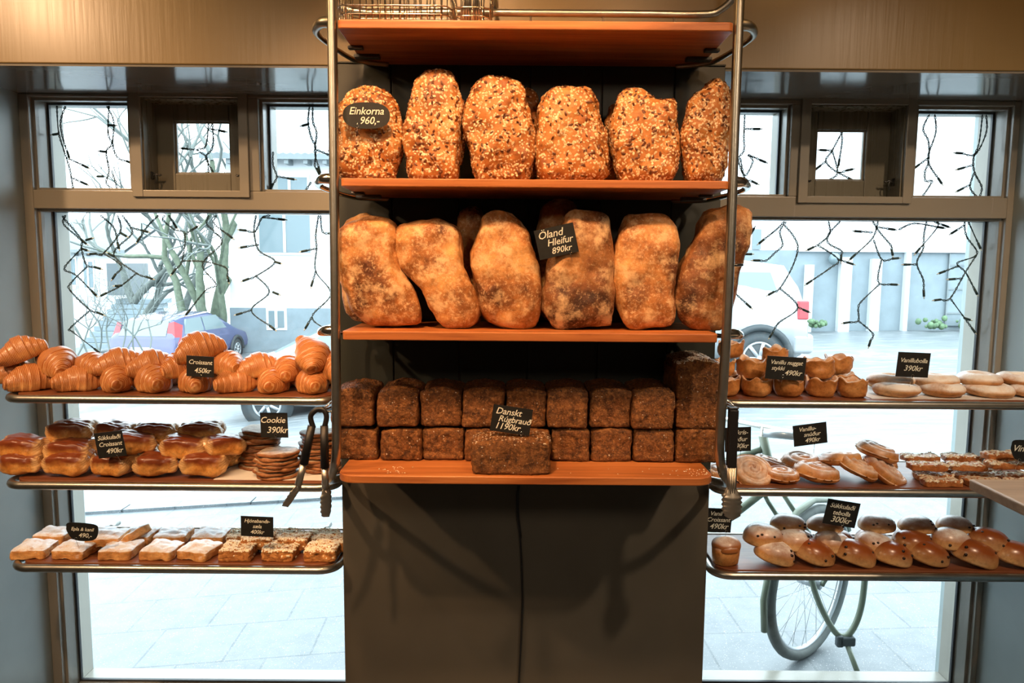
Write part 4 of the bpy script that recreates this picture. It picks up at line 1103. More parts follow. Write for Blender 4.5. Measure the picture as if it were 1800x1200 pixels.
cb = MB(); rnd = random.Random(4)
for cxp, n_, sx in ((690, 26, 14), (1225, 60, 30), (860, 6, 60), (1000, 8, 80)):
    for k in range(n_):
        Y_ = rnd.uniform(1.875, 1.94); q = Vector((Xat(cxp+rnd.gauss(0, sx), Y_, SZ[3]), Y_, SZ[3]+.0008)); 
        if q.x < PR-.03: cb.ball(q, (rnd.uniform(.0008, .0024), rnd.uniform(.0008, .002), .0009), 5)
o = cb.build('bread_crumbs', MAT['crumb'], None, True); tag(o, 'pale crumbs scattered on the lowest orange shelf', 'crumbs', kind='stuff')

# ================================================================== outside
def sst(a, b, t):
    t = max(0, min(1, (t-a)/(b-a))); return t*t*(3-2*t)
def gz(x, y):
    k = min(0, x)*.07+max(0, x)*.02
    k = max(k, -2.2)
    return -.13+k-sst(6, 12, y)*.06*max(0, -max(x, -16))-.10*sst(5.55, 5.6, y)+.10*sst(13.6, 13.65, y)
def gridmesh(name, x0, x1, y0, y1, nx, ys, m, label, cat=None, kind='structure'):
    vs = []; fs = []
    for y in ys:
        for i in range(nx+1):
            x = x0+(x1-x0)*i/nx; vs.append((x, y, gz(x, y)))
    for j in range(len(ys)-1):
        for i in range(nx): a = j*(nx+1)+i; fs.append((a, a+1, a+nx+2, a+nx+1))
    o = MB().add(vs, fs).build(name, m, None, True); o['kind'] = kind; o['label'] = label
    return o
t = NT('wet_concrete_pavers')
vec = t.mapping((1, 1, 1), (0, 0, math.radians(-2)))
bk = t.n('ShaderNodeTexBrick'); t.l(vec, bk.inputs['Vector']); bk.offset = .5
for k, v in (('Scale', 1.0), ('Mortar Size', .006), ('Mortar Smooth', .3), ('Brick Width', .40), ('Row Height', .36)): bk.inputs[k].default_value = v
bk.inputs['Color1'].default_value = (.088, .105, .118, 1); bk.inputs['Color2'].default_value = (.108, .127, .14, 1); bk.inputs['Mortar'].default_value = (.045, .06, .07, 1)
nn = t.noise(9, 8, .7); sp_ = t.noise(160, 2, .5)
c = t.mix(t.ramp(nn, [(.35, 0.0), (.75, .6)]), bk.outputs['Color'], (.19, .21, .22))
c = t.mix(t.ramp(sp_, [(.66, 0.0), (.70, .8)]), c, (.5, .5, .5)); t.col(c)
t.set(Roughness=.42, Specular_IOR_Level=.5); t.bump(nn, .3, .004)
MAT['paver'] = t.m
t = NT('wet_asphalt'); nn = t.noise(1.6, 10, .75, t.mapping((1, 5, 1))); sp_ = t.noise(70, 3)
c = t.ramp(nn, [(.35, (.10, .115, .125)), (.55, (.155, .175, .185)), (.66, (.36, .37, .38))]); t.col(c)
t.set(Roughness=.4); t.bump(sp_, .4, .006); MAT['asphalt'] = t.m
ys = [2.80+(5.56-2.80)*k/8 for k in range(9)]
gridmesh('sidewalk', -9, 9, 0, 0, 36, ys, MAT['paver'], 'wet square concrete pavers outside the windows')
gridmesh('street', -30, 26, 0, 0, 80, [5.55, 5.6, 6, 7, 8, 9, 10, 11, 12, 13, 13.55, 13.65, 14, 16, 18, 20, 24, 30, 40, 60], MAT['asphalt'], 'wet pale street sloping down to the left')
o = MB()
for k in range(18):
    x0_, x1_ = -9+k, -8+k-.012
    zz = gz(x0_+.5, 5.4)
    o.add([(x0_, 5.54, gz(x0_, 5.4)+.012), (x1_, 5.54, gz(x1_, 5.4)+.012), (x1_, 5.68, gz(x1_, 5.4)+.012), (x0_, 5.68, gz(x0_, 5.4)+.012), (x0_, 5.54, zz-.3), (x1_, 5.54, zz-.3), (x1_, 5.68, zz-.3), (x0_, 5.68, zz-.3)],
          [(0, 1, 2, 3), (3, 2, 6, 7), (0, 4, 5, 1), (0, 3, 7, 4), (1, 5, 6, 2)])
o = o.build('curb', MAT['paver'], None, False); o['kind'] = 'structure'
gridmesh('far_ground', -60, 60, 0, 0, 30, [24.0, 34, 60, 120], plain('far_ground', (.22, .24, .23), .8), 'pale ground far beyond the houses').location.z = -.3

MAT['hwhite'] = plain('white_render_house', (.62, .66, .68), .8, 0, 2, .04)
MAT['hgrey'] = plain('pale_grey_render', (.19, .235, .26), .8, 0, 3, .10, .3, 40, .01)
MAT['hpil'] = plain('white_pilaster_paint', (.55, .58, .60), .7)
MAT['hwin'] = plain('far_window_glass', (.14, .19, .21), .15)
MAT['hdark'] = plain('far_dark_window', (.08, .10, .11), .3)
MAT['hroof'] = plain('corrugated_grey_roof', (.16, .19, .20), .5, 0, 3, .1)
MAT['bark'] = plain('wet_bark', (.095, .11, .10), .8, 0, 8, .3)
MAT['barkg'] = plain('mossy_bark', (.10, .125, .085), .8, 0, 8, .3)
MAT['twig'] = plain('grey_brown_twigs', (.13, .15, .14), .8)
MAT['leafg'] = plain('verge_green', (.10, .17, .09), .8, 0, 10, .3)

def house(name, lab, x0, x1, y0, y1, z1, wall, wins, roof=None, eave=.0, band=None):
    r = empty(name, ((x0+x1)/2, y0, -1)); tag(r, lab, 'house' if 'house' in name else 'building')
    RMB().bb((x0, y0, -3.5), (x1, y1, z1)).build('wall', wall, r, False)
    for (a, b, c_, d) in wins:
        RMB().bb((a-.08, y0-.05, c_-.08), (b+.08, y0-.01, d+.08)).build('window_surround', MAT['hpil'], r, False)
        w_ = RMB().bb((a, y0-.07, c_), (b, y0-.05, d)).build('window', MAT['hwin'], r, False)
        RMB().bb(((a+b)/2-.04, y0-.10, c_), ((a+b)/2+.04, y0-.07, d)).build('mullion', MAT['hpil'], r, False)
    if roof:
        m = RMB(); n = 60; x0_, x1_ = x0-eave, x1+eave; vs = []
        for k in range(n*2+1):
            x = x0_+(x1_-x0_)*k/(n*2); dz = .04*(k % 2)
            vs += [(x, y0-eave, z1+dz), (x, (y0+y1)/2, z1+roof+dz), (x, y0-eave, z1-.14), (x, (y0+y1)/2, z1+roof-.14)]
        fs = []
        for k in range(n*2): a = k*4; fs += [(a, a+4, a+5, a+1), (a, a+2, a+6, a+4), (a+2, a+3, a+7, a+6)]
        m.add(vs, fs).build('roof', MAT['hroof'], r, False)
        for k in range(int((x1-x0)/.55)):
            x = x0+.2+k*.55; RMB().bb((x, y0-eave+.06, z1-.26), (x+.12, y0, z1-.12)).build('rafter', MAT['hroof'], r, False)
    if band: RMB().bb((x0-.01, y0-.03, -3.4), (x1, y0, band)).build('basement', MAT['hgrey'], r, False)
    return r
def W4(px0, px1, py0, py1, Y):
    a = at(px0, py1, Y); b = at(px1, py0, Y); return (a.x, b.x, a.z, b.z)
YH = 22.0
xh0 = at(402, 450, YH).x; ze = at(480, 275, YH).z
house('house', 'big white house with a grey basement and corrugated eaves across the street', xh0, 3.0, YH, YH+8, ze, MAT['hwhite'],
      [W4(458, 545, 378, 443, YH), W4(480, 540, 312, 345, YH), W4(474, 500, 546, 575, YH)], 2.2, .55, at(480, 541, YH).z)
YG = 34.0
house('house', 'distant pale grey house with dark windows and outside stairs behind the bare trees', at(20, 450, YG).x, at(212, 450, YG).x, YG, YG+8, at(200, 440, YG).z, MAT['hpil'],
      [W4(150, 163, 460, 505, YG), W4(120, 132, 455, 500, YG)], 1.6, .4)
r = empty('outdoor_staircase', at(195, 600, 31)); tag(r, 'dark porch and stairs in front of the distant pale house', 'stairs')
a = at(176, 520, 31); b = at(200, 463, 31.0)
RMB().bb((a.x, 31.6, a.z), (b.x, 33.9, b.z)).build('porch_door', MAT['hdark'], r, False)
m = RMB()
for k in range(9):
    q = at(160+k*2, 600-k*9, 31); m.bb((q.x, 30.2+k*.25, q.z-.2), (q.x+1.9, 31.4+k*.25, q.z))
m.build('steps', MAT['hgrey'], r, False)
# right hand building: white upper wall over grey garages with white pilasters
YB = 17.5
r = empty('garage_building', at(1560, 575, YB)); tag(r, 'long pale grey garage building with white pilasters across the street', 'building')
zA = at(1560, 441, YB).z; x0_ = 3.4; x1_ = at(1760, 450, YB).x+6
RMB().bb((x0_, YB, -2), (x1_, YB+6, zA)).build('garage_wall', MAT['hgrey'], r, False)
RMB().bb((x0_, YB+.02, zA), (x1_, YB+6, zA+3.1)).build('upper_wall', MAT['hwhite'], r, False)
RMB().bb((at(1400, 450, YB).x, YB-.10, zA-.03), (x1_, YB, zA+.06)).build('ledge', MAT['hpil'], r, False)
for (p0, p1, q0, q1) in ((1408, 1427, 465, 590), (1467, 1494, 452, 590), (1521, 1546, 455, 592), (1580, 1597, 437, 592)):
    a, b, c_, d = W4(p0, p1, q0, q1, YB); RMB().bb((a, YB-.16, c_-.4), (b, YB, d)).build('pilaster', MAT['hpil'], r, False)
a, b, c_, d = W4(1660, 1716, 446, 572, YB)
RMB().bb((a, YB-.05, c_), (b, YB, d)).build('gate', MAT['hgrey'], r, False)
m = RMB()
for k in range(3): zz = c_+(d-c_)*(k+.5)/3; m.bb((a, YB-.07, zz), (b, YB-.05, zz+.04))
m.bb((a-.03, YB-.07, c_), (a, YB-.04, d)); m.build('gate_rail', MAT['hroof'], r, False)
a, b, c_, d = W4(1322, 1338, 403, 438, YB)
RMB().bb((a, YB-.03, c_), (b, YB+.02, d)).build('window', MAT['hwin'], r, False)
q = at(1467, 455, YB-.2); RMB().ball(q, .14, 12).tube([q+Vector((0, 0, .1)), q+Vector((0, .2, .15))], .03, 8).build('globe_lamp', MAT['hwin'], r)
for px, w_ in ((1435, 20), (1640, 26), (1705, 14)):
    q = at(px, 572, YB-.4); vs = MB()
    rnd = random.Random(px)
    for k in range(26): vs.ball((rnd.gauss(0, .13), rnd.gauss(0, .08), abs(rnd.gauss(0, .07))), rnd.uniform(.03, .08), 6)
    o = vs.build('weed_clump', MAT['leafg'], None, True, loc=q-Vector((0, 0, .02))); tag(o, 'small green weed clump at the foot of the garage wall near ' + {1435: 'the silver car', 1640: 'the rough wall', 1705: 'the gate'}[px], 'plant')

# ---- bare trees
def tree(name, lab, base, segs, m, seed, depth=5, cat='tree', grp=None, twigr=.006):
    rnd = random.Random(seed); r = empty(name, base); tag(r, lab, cat, grp)
    tr_, br = RMB(), RMB()
    def grow(p, d, l, rad, dep):
        n = 4; pts = [p]; q = p; dd = d.normalized()
        for k in range(n):
            dd = (dd+Vector((rnd.gauss(0, .14), rnd.gauss(0, .14), rnd.gauss(.03, .08)))).normalized(); q = q+dd*(l/n); pts.append(q)
        (tr_ if dep >= depth-1 else br).tube(pts, [rad*(1-.35*k/n) for k in range(n+1)], 7 if dep > 2 else 4, caps=False)
        if dep == 0: return
        for k in range(rnd.choice((2, 3, 3)) if dep > 1 else 3):
            a = rnd.uniform(.3, .85); az = rnd.uniform(0, 2*PI); o_ = dd.orthogonal().normalized(); o2 = dd.cross(o_)
            nd = dd*math.cos(a)+(o_*math.cos(az)+o2*math.sin(az))*math.sin(a)
            grow(pts[rnd.choice((2, 3, 4))] if k else q, nd, l*rnd.uniform(.6, .82), max(twigr, rad*rnd.uniform(.45, .65)), dep-1)
    for (off, d, l, rad) in segs: grow(Vector(base)+Vector(off), Vector(d), l, rad, depth)
    tr_.build('trunk', m, r); br.build('branches', MAT['twig'], r)
    return r
def gp(px, Y): X_ = Xat(px, Y, -1); return Vector((X_, Y, gz(X_, Y)-.02))
tree('bare_tree', 'forked bare tree left of and behind the parked blue car', gp(238, 24), [((0, 0, 0), (0, 0, 1), 2.1, .21), ((0, 0, 1.95), (.55, 0, 1), 1.6, .13), ((0, 0, 1.95), (-.5, 0, 1), 1.6, .13)], MAT['bark'], 3, 3, grp='bare street trees', twigr=.011)
tree('bare_tree', 'tall straight bare tree behind the parked blue car', gp(306, 25), [((0, 0, 0), (.02, 0, 1), 4.6, .15), ((0, 0, 3.6), (-.45, 0, 1), 1.5, .08), ((0, 0, 4.0), (.4, 0, 1), 1.5, .08)], MAT['bark'], 8, 3, grp='bare street trees', twigr=.011)
tree('bare_tree', 'thick many stemmed mossy tree beside the white house', gp(368, 21), [((-.40, 0, 0), (-.05, 0, 1), 3.2, .14), ((-.1, .2, 0), (-.1, 0, 1), 3.4, .17), ((.3, 0, 0), (-.28, 0, 1), 3.2, .15), ((.05, .1, 0), (-.02, .1, 1), 3.3, .13), ((.42, .1, 0), (-.12, .1, 1), 2.6, .12)], MAT['barkg'], 12, 3, grp='bare street trees', twigr=.010)
q = at(188, 625, 15); tree('bare_bush', 'leafless twiggy bush left of the blue car', q, [((.16*k-.6, .1*(k % 3), 0), (random.Random(k).uniform(-.5, .5), 0, 1), .75, .02) for k in range(10)], MAT['twig'], 21, 3, cat='bush', twigr=.005)

# ---- cars
MAT['cblue'] = plain('dark_blue_car_paint', (.055, .065, .16), .2, 0, 0, coat=1)
MAT['cwhite'] = plain('white_car_paint', (.42, .46, .48), .25, 0, 0, coat=1)
MAT['csilver'] = plain('silver_car_paint', (.30, .33, .35), .28, .2, 0, coat=1)
MAT['cglass'] = plain('car_glass', (.16, .21, .22), .08)
MAT['ctrim'] = plain('dark_plastic_trim', (.035, .045, .05), .6)
MAT['tyre'] = plain('tyre_rubber', (.04, .052, .058), .7)
MAT['alloy'] = plain('alloy_rim', (.40, .43, .45), .3, .5)
MAT['red'] = plain('red_lamp_lens', (.40, .05, .06), .2)
MAT['plate'] = plain('licence_plate', (.55, .58, .6), .4)
def car(lab, loc, rotz, paintm, st, glass, wheels, wr, hw, lower=None, extra=None):
    # st: list of (x, z_bottom, z_belt, z_top, roof half width factor); x forward
    r = empty('car', loc, (0, 0, rotz)); tag(r, lab, 'car')
    K = [(.86, 0, 'b'), (.99, .35, 'm'), (1.0, .75, 'm'), (.96, 1.0, 'm'), (None, .55, 'r'), (None, .92, 'r'), (None, 1.0, 'c')]
    def sec(s):
        x, zb_, zm_, zt_, f = s; P = []
        P += [(hw*.80, zb_), (hw*.97, zb_+(zm_-zb_)*.2), (hw*1.0, zb_+(zm_-zb_)*.6), (hw*.97, zm_)]
        P += [(hw*(.97+(f-.97)*.5), zm_+(zt_-zm_)*.55), (hw*f, zm_+(zt_-zm_)*.88), (hw*(f-.12), zt_), (0, zt_+.01)]
        return x, P
    # interpolate the stations smoothly
    S2 = []
    for i in range(len(st)-1):
        for k in range(4): t_ = k/4; S2.append(tuple(st[i][j]*(1-t_)+st[i+1][j]*t_ for j in range(5)))
    S2.append(st[-1])
    vs = []; fs = []; n = 15
    for s in S2:
        x, P = sec(s); ring = [(x, y, z) for y, z in P]+[(x, -y, z) for y, z in P[:-1]][::-1]; vs += ring
    for i in range(len(S2)-1):
        for j in range(n):
            if j == n-1: fs.append((i*n+j, i*n, (i+1)*n, (i+1)*n+j))
            else: fs.append((i*n+j, i*n+j+1, (i+1)*n+j+1, (i+1)*n+j))
    fs.append(tuple(range(n))[::-1]); fs.append(tuple((len(S2)-1)*n+k for k in range(n)))
    o = MB().add(vs, fs).build('body', paintm, r, True); fixn(o); o.data.set_sharp_from_angle(angle=math.radians(40))
    for nm, poly in glass:
        # poly: (x, y, z) of a pane, laid just proud of the body
        m = MB(); k_ = len(poly); c_ = sum((Vector(p) for p in poly), Vector())/k_
        nrm = (Vector(poly[1])-Vector(poly[0])).cross(Vector(poly[2])-Vector(poly[0])).normalized()
        if nrm.dot(c_-Vector((0, 0, .8))) < 0: nrm = -nrm
        m.add([Vector(p)+nrm*.02 for p in poly]+[Vector(p)-nrm*.03 for p in poly], [tuple(range(k_)), tuple(range(2*k_-1, k_-1, -1))]+[(a, a+k_, (a+1) % k_+k_, (a+1) % k_) for a in range(k_)])
        fixn(m.build(nm, MAT['cglass'], r, False))
    for wx in wheels:
        for sd in (1, -1):
            R_ = Matrix.Rotation(PI/2*sd, 3, 'X').inverted()
            w_ = MB().lathe([(wr*.60, -.10), (wr*.96, -.10), (wr, -.06), (wr, .06), (wr*.96, .10), (wr*.66, .11), (wr*.60, .08)], 36)
            w_.v = [tuple((Matrix.Rotation(-PI/2*sd, 3, 'X') @ Vector(v))+Vector((wx, sd*(hw-.10), wr))) for v in w_.v]
            o = w_.build('wheel', MAT['tyre'], r)
            al = MB(); 
            for k in range(7):
                a = k*2*PI/7; al.box(Vector((math.cos(a)*wr*.33, sd*.10, math.sin(a)*wr*.33)), (wr*.60, .03, wr*.13), Matrix.Rotation(-a, 3, 'Y'))
            al.tube([(wr*.62*math.cos(t_), sd*.10, wr*.62*math.sin(t_)) for t_ in [k*2*PI/28 for k in range(28)]], .018, 8, True)
            al.ball((0, sd*.11, 0), wr*.14, 10)
            al.v = [tuple(Vector(v)+Vector((wx, sd*(hw-.10), wr))) for v in al.v]
            al.build('rim', MAT['alloy'], o)
            ar = MB().tube([(wx+(wr+.07)*math.cos(t_), sd*(hw+.0), wr+(wr+.07)*math.sin(t_)) for t_ in [k*PI/16 for k in range(17)]], .05, 8)
            ar.lathe([(.01, -.02), (wr+.06, -.02), (wr+.06, .02), (.01, .02)], 32)
            ar.v[-32*4:] = [tuple((Matrix.Rotation(PI/2, 3, 'X') @ Vector(v))+Vector((wx, sd*(hw-.02), wr))) for v in ar.v[-32*4:]]
            ar.build('wheel_arch', MAT['ctrim'], r)
    if extra: extra(r)
    return r
# blue hatchback, seen from behind
def ex1(r):
    for sd in (1, -1):
        MB().add([(-2.06, sd*.84, .78), (-2.08, sd*.60, .80), (-1.90, sd*.60, 1.32), (-1.86, sd*.72, 1.36), (-1.80, sd*.86, .85), (-1.6, sd*.80, 1.25)], [(0, 1, 2, 3), (0, 3, 5, 4)]).build('tail_lamp', MAT['red'], r, False)
    MB().bb((-2.12, -.27, .62), (-2.09, .27, .74)).build('licence_plate', MAT['plate'], r, False)
    MB().bb((-2.16, -.82, .32), (-1.95, .82, .55)).build('bumper', MAT['cblue'], r, True, .05)
    MB().tube([(-1.99, .35, 1.0), (-1.90, -.15, 1.10)], .012, 6).build('wiper', MAT['ctrim'], r)
q = at(262, 600, 18); 
car('dark blue hatchback parked facing away, seen from behind', (q.x, 20.0, gz(q.x, 18)-.0), math.radians(86), MAT['cblue'],
    [(-2.1, .35, .55, .70, .9), (-2.05, .28, .92, 1.0, .86), (-1.72, .25, .98, 1.38, .74), (-1.2, .25, .98, 1.46, .76), (.1, .25, .95, 1.48, .78), (.7, .25, .93, 1.30, .80), (1.25, .25, .90, .98, .9), (1.95, .28, .74, .80, .88), (2.1, .35, .55, .60, .8)],
    [('rear_window', [(-2.04, -.60, 1.00), (-2.04, .60, 1.00), (-1.78, .56, 1.36), (-1.78, -.56, 1.36)]),
     ('side_window', [(-1.55, -.80, 1.02), (-.55, -.80, 1.02), (-.55, -.71, 1.38), (-1.3, -.71, 1.38)]), ('side_window', [(-.48, -.80, 1.02), (.75, -.80, .99), (.30, -.71, 1.38), (-.48, -.71, 1.38)]),
     ('side_window', [(-1.55, .80, 1.02), (-.55, .80, 1.02), (-.55, .71, 1.38), (-1.3, .71, 1.38)])], (-1.3, 1.3), .31, .86, extra=ex1)
q = at(372, 620, 10.2); cx_ = q.x+2.05
def ex2(r):
    MB().ball((.85, .98, .98), (.08, .10, .07), 10).build('side_mirror', MAT['cwhite'], r)
car('white car across the street, front end visible left of the rack', (cx_, 10.2+.86, gz(q.x, 10.2)), PI, MAT['cwhite'],
    [(-1.75, .35, .6, .95, .85), (-1.6, .28, .95, 1.35, .76), (-1.2, .25, .98, 1.50, .76), (.0, .25, .95, 1.50, .78), (.5, .25, .93, 1.38, .80), (1.25, .25, .90, 1.0, .9), (1.9, .28, .74, .80, .88), (2.1, .35, .55, .60, .8)],
    [('side_window', [(-.5, .80, 1.02), (.98, .82, 1.0), (.40, .71, 1.36), (-.5, .71, 1.42)]), ('side_window', [(-1.7, .80, 1.02), (-.6, .80, 1.02), (-.6, .71, 1.42), (-1.3, .71, 1.40)]),
     ('windscreen', [(1.22, -.70, 1.02), (1.22, .70, 1.02), (.52, .60, 1.38), (.52, -.60, 1.38)])], (-1.3, 1.3), .31, .86, extra=ex2)
# silver off-roader, rear end visible
q = at(1421, 600, 10.6); cx_ = q.x-2.15
def ex3(r):
    MB().bb((-2.24, -.90, .45), (-1.92, .90, .74)).build('bumper', MAT['csilver'], r, True, .06)
    for sd in (1, -1): MB().bb((-2.14, sd*.70, .95), (-1.98, sd*.905, 1.22)).build('tail_lamp', MAT['red'], r, False, .02)
car('silver off-road car across the street, rear wheel visible right of the rack', (cx_, 10.6+.9, gz(q.x, 10.6)), PI, MAT['csilver'],
    [(-2.15, .5, .72, .80, .95), (-2.12, .42, 1.02, 1.10, .92), (-2.02, .36, 1.10, 1.45, .84), (-1.85, .36, 1.14, 1.72, .80), (-1.2, .36, 1.14, 1.80, .80), (.2, .36, 1.12, 1.80, .82), (.9, .36, 1.10, 1.55, .82), (1.4, .36, 1.08, 1.18, .92), (2.1, .4, .95, 1.0, .9), (2.25, .5, .7, .75, .85)],
    [('side_window', [(-1.75, .83, 1.20), (-.95, .83, 1.20), (-.95, .76, 1.62), (-1.60, .76, 1.62)]), ('side_window', [(-.85, .83, 1.20), (.3, .83, 1.18), (.2, .76, 1.62), (-.85, .76, 1.62)])], (-1.45, 1.35), .38, .90, extra=ex3)

# ---- bicycle right outside
MAT['bike'] = plain('pale_green_bicycle_paint', (.14, .17, .12), .4)
MAT['biketyre'] = plain('weathered_bicycle_tyre', (.10, .115, .11), .7, 0, 30, .2)
bc = at(1420, 1085, 3.08); gb_ = gz(bc.x, 3.08); RW = .335
bc.z = gb_+RW
rb = empty('bicycle', (bc.x, bc.y, gb_)); tag(rb, 'pale bicycle parked on the pavement just outside the right window', 'bicycle')
head = Vector((-.77, -.64, 0)).normalized(); sdv = Vector((head.y, -head.x, 0))
def wheel(c, hd, nm):
    t_ = [c+(hd*math.cos(k*2*PI/44)+Vector((0, 0, 1))*math.sin(k*2*PI/44))*(RW-.02) for k in range(44)]
    o = RMB().tube(t_, .024, 10, True).build(nm, MAT['biketyre'], rb)
    m = RMB().tube([c+(p-c)*.93 for p in t_], .011, 8, True); m.build('rim', MAT['alloy'], rb)
    m = RMB(); ax = Vector((hd.y, -hd.x, 0))
    for k in range(28): m.tube([c+ax*(.03 if k % 2 else -.03), c+(t_[int(k*44/28)]-c)*.92], .0012, 4)
    m.tube([c-ax*.05, c+ax*.05], .02, 10); m.build('spokes', MAT['alloy'], rb)
wheel(bc, head, 'front_tyre')
rd = Vector((-.90, .44, 0)).normalized()            # the frame runs back to the left, front wheel turned
rc = bc+rd*1.08; rc.z = gz(rc.x, rc.y)+RW
wheel(rc, rd, 'rear_tyre')
hd_ = bc+rd*.16+Vector((0, 0, .42)); hd2 = hd_+rd*.06+Vector((0, 0, .14)); bb_ = bc+rd*.62+Vector((0, 0, -.05)); st_ = bc+rd*.78+Vector((0, 0, .42))
m = RMB(); m.tube([hd_, bb_], .018, 10).tube([hd2, st_+Vector((0, 0, -.12))], .015, 10).tube([hd_-Vector((0, 0, .04)), hd2+Vector((0, 0, .06))], .020, 10)
m.tube([bb_, st_+Vector((0, 0, .12))], .016, 10)
for s in (-.05, .05): m.tube([bb_+sdv*s*.3, rc+sdv*s], .009, 8).tube([st_, rc+sdv*s], .008, 8)
m.build('frame', MAT['bike'], rb)
fk = RMB(); ax = Vector((head.y, -head.x, 0))
for s in (-.055, .055): fk.tube(smoothpath([hd_, hd_+ax*s+Vector((0, 0, -.06)), bc+ax*s+Vector((0, 0, .1))-head*.02, bc+ax*s], 5), .010, 8)
fk.build('fork', MAT['bike'], rb)
m = RMB(); m.tube([bc+(head*math.cos(k)+Vector((0, 0, 1))*math.sin(k))*(RW+.03) for k in [(-.1+i*.12)*PI for i in range(9)]], .014, 8); m.build('mudguard', MAT['bike'], rb)
hbz = hd2+Vector((0, 0, .10))
m = RMB(); m.tube([hd2, hbz], .012, 8); m.tube(smoothpath([hbz-ax*.28+rd*.18, hbz-ax*.24, hbz, hbz+ax*.24, hbz+ax*.28+rd*.18], 5), .011, 8); m.build('handlebar', MAT['chrome'], rb)
for s in (-1, 1):
    p_ = hbz+ax*.28*s+rd*.12; RMB().tube([p_, p_+rd*.12], .019, 10).build('grip', MAT['alloy'], rb)
m = RMB(); sc_ = st_+Vector((0, 0, .16)); m.ball(sc_, (.13, .09, .035), 14); m.build('saddle', MAT['ctrim'], rb)
# U shaped front stand with its clamp and leg
sp0 = [at(1424, 1010, 3.0), at(1440, 1060, 3.0), at(1466, 1108, 3.0), at(1486, 1118, 3.0), at(1503, 1098, 3.0), at(1515, 1060, 3.0), at(1522, 1000, 3.0)]
m = RMB().tube(smoothpath(sp0, 5), .013, 10); m.build('carrier_stay', MAT['bike'], rb)
q = at(1486, 1124, 3.0); RMB().box(q, (.07, .05, .04)).box(q+Vector((-.03, -.01, .0)), (.03, .03, .05)).build('clamp', MAT['ctrim'], rb, True, .008)
e = at(1508, 1200, 2.92); e.z = gz(e.x, e.y); RMB().tube([q, e], .011, 8).build('kickstand', MAT['bike'], rb)

# ================================================================== fairy lights
def lights(lab, strands, sc, ox, oy, Y, bulbs=()):
    P = [[at(x/sc+ox, y/sc+oy, Y) for x, y in s] for s in strands]
    org = P[0][0].copy()
    r = empty('icicle_lights', org); tag(r, lab, 'string lights', 'dark icicle light strings in the windows')
    m = RMB()
    for s in P:
        q_ = smoothpath(s, 7); L_ = 0; A = []; B = []
        for i, p in enumerate(q_):
            if i: L_ += (p-q_[i-1]).length
            t_ = (q_[min(i+1, len(q_)-1)]-q_[max(i-1, 0)]).normalized(); n1 = t_.cross(Vector((0, 1, 0))).normalized(); k = math.sin(L_*190)*.0026; c_ = math.cos(L_*190)*.0018
            A.append(p+n1*k+Vector((0, c_, 0))); B.append(p-n1*k-Vector((0, c_, 0)))
        m.tube(A, .0017, 5).tube(B, .0017, 5)
    m.build('cable', MAT['lightcable'], r)
    ends = [(s[-1], (s[-1]-s[-2]).normalized()) for s in P]
    for a, b in bulbs: 
        p0, p1 = at(a[0]/sc+ox, a[1]/sc+oy, Y), at(b[0]/sc+ox, b[1]/sc+oy, Y); ends.append((p0, (p1-p0).normalized()))
    for p, d_ in ends:
        o = RMB().tube([p-d_*.002, p+d_*.022], .0044, 8).build('bulb_socket', MAT['lightcable'], r)
        MB().tube([p+d_*.022, p+d_*.031], [.0026, .0014], 6).build('bulb', MAT['bulb'], o)
YL = YW+.098
lights('icicle light string across the big left pane', [
 [(330,88),(345,110),(380,150),(430,215),(430,260),(455,345),(500,358)],[(345,85),(335,130),(400,190),(430,215)],[(430,260),(350,345),(345,375),(400,400),(485,485)],[(460,355),(375,440),(370,480),(470,580),(515,598)],
 [(470,590),(370,680),(385,700),(500,790)],[(530,85),(600,150),(620,230)],[(620,85),(635,170),(545,285),(505,287)],[(545,285),(640,350),(610,395)],[(645,85),(690,150),(690,190),(600,290),(720,390),(775,410)],
 [(720,390),(640,455),(560,495)],[(690,150),(750,165)],[(835,85),(780,140),(740,200)],[(870,85),(860,110),(920,160),(975,185),(960,325),(925,370)],[(890,85),(915,125)],[(960,325),(1080,330),(1190,360),(1200,405)],[(975,185),(1015,160)],
 [(1100,85),(1090,130),(1130,170),(1170,230),(1080,320),(1075,370),(1140,450),(1085,480),(1000,585)],[(1140,85),(1130,130),(1200,185)],[(1350,85),(1340,170),(1365,270),(1450,330),(1350,405),(1310,420)],[(1350,405),(1420,490),(1325,585),(1425,668)],
 [(1425,85),(1380,100),(1345,170),(1295,165)],[(1380,95),(1470,105)],[(1365,240),(1300,250)],[(1680,85),(1665,190),(1670,260),(1665,380),(1745,500),(1645,620),(1730,690)],[(1690,85),(1700,170),(1735,180)],[(1670,260),(1620,270)],[(1665,380),(1650,430)],[(1325,585),(1275,600)],[(1645,620),(1625,655)]],
 3, 0, 350, YL, (((430,260),(475,275)), ((600,300),(560,280)), ((1440,490),(1452,495)), ((640,455),(545,462)), ((455,215),(480,208)), ((640,180),(675,200)), ((1450,330),(1490,342))))
lights('icicle light string in the small pane at the upper left corner', [[(300,558),(310,700),(350,830),(370,900),(385,990)],[(345,560),(320,640),(330,720),(355,800)],[(350,830),(435,870)],[(575,558),(570,700),(590,760),(560,800),(575,900),(560,960),(590,995)],[(565,560),(600,640),(595,760),(620,830),(670,850)],[(385,940),(430,960)],[(590,900),(610,965),(615,995)]],
 3, 0, 0, YL, (((310,705),(290,708)), ((575,660),(620,662)), ((560,800),(505,795)), ((545,930),(500,930))))
lights('icicle light string in the left ventilation window', [[(1100,652),(1085,770),(1040,790),(1090,830),(1100,910)],[(1120,652),(1125,740),(1115,790),(1085,830),(1120,900)],[(1040,790),(990,785)],[(1110,680),(1155,688)]], 3, 0, 0, YW+.115)
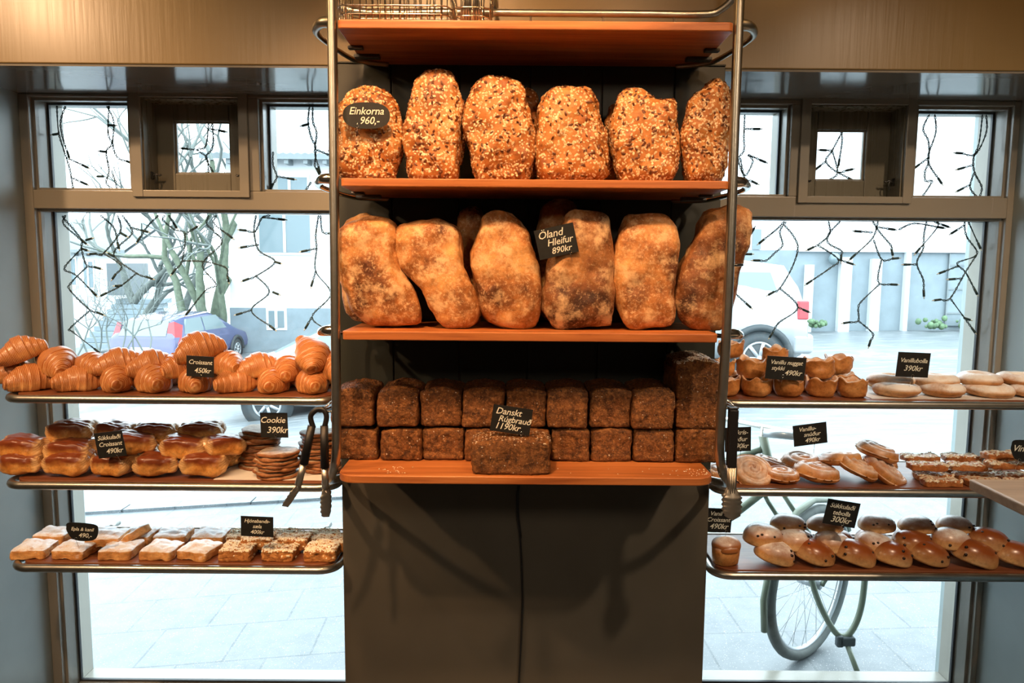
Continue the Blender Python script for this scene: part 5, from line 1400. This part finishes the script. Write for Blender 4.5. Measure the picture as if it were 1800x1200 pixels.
lights('icicle light string in the small left pane beside the rack', [[(1635,540),(1625,640),(1640,720),(1665,780),(1660,870),(1670,890)],[(1650,540),(1650,640),(1670,700),(1660,800),(1680,880)],[(1440,800),(1440,870),(1460,930),(1440,970)],[(1460,930),(1520,940)],[(1670,790),(1730,815)],[(1640,960),(1615,1000)]], 3, 0, 0, YL, (((1625,655),(1605,660)),))
s3 = 3.158
lights('icicle light string across the big right pane', [
 [(470,28),(430,70),(355,130)],[(480,30),(445,85),(460,160),(420,200),(370,245),(330,245)],[(470,50),(520,110),(545,180),(510,290),(445,400),(410,420)],[(445,400),(545,505),(440,590),(405,645)],[(545,505),(575,518)],
 [(715,28),(720,100),(655,160),(630,172)],[(780,28),(715,100),(715,150),(785,190),(785,215)],[(655,160),(770,240),(720,290),(620,358)],[(770,240),(820,256)],
 [(960,28),(1000,90),(1060,160),(1065,185)],[(990,28),(960,120),(860,215)],[(965,130),(1010,240),(1070,235)],[(1010,240),(990,330),(1000,375),(1062,378)],[(1000,375),(900,470),(880,510),(880,580),(830,588)],[(880,580),(960,650),(948,690)],[(980,60),(1050,70)],[(960,90),(893,85)],
 [(1310,28),(1320,60),(1220,180)],[(1260,28),(1245,100),(1240,180),(1205,260),(1240,350),(1243,412)],[(1105,75),(1190,40),(1320,60)],[(1205,268),(1165,268)],[(1300,30),(1350,48)],
 [(1470,28),(1480,110),(1540,210),(1430,260),(1475,310),(1525,405)],[(1490,28),(1545,150)],[(1540,210),(1475,310),(1390,455),(1335,462)],[(1390,455),(1470,565),(1510,620)],[(1470,50),(1425,78)],[(1440,275),(1360,305)],[(1460,345),(1415,348)],[(280,40),(270,120),(285,95)],[(270,120),(230,210),(255,210)],[(205,300),(205,350),(180,400),(200,430),(260,485)]],
 s3, 1230, 380, YL, (((1470,565),(1515,580)),))
lights('icicle light string in the small right pane beside the rack', [[(250,320),(245,440),(245,520),(215,570),(250,670),(290,690)],[(225,560),(250,660),(295,580),(270,545),(335,572)],[(250,400),(300,400)]], s3, 1230, 100, YL)
lights('icicle light string in the right ventilation window', [[(795,408),(735,520),(700,580),(765,640),(815,630)],[(785,410),(790,470),(775,570)],[(735,520),(765,640),(725,680)],[(765,640),(825,672)],[(735,520),(700,518)],[(700,580),(668,605)]], s3, 1230, 100, YW+.115)
lights('icicle light string in the small pane at the upper right corner', [[(1275,320),(1240,400),(1270,470),(1270,580),(1250,640),(1255,690),(1290,690),(1240,770)],[(1305,320),(1310,420),(1270,540),(1275,600),(1325,675)],[(1570,320),(1550,480),(1520,560),(1525,640),(1565,720),(1555,775)],[(1590,320),(1590,420),(1530,540),(1455,535)],[(1520,600),(1465,615)],[(1525,640),(1500,720),(1535,775)],[(1500,710),(1460,730)],[(1270,560),(1215,600)]], s3, 1230, 100, YL)
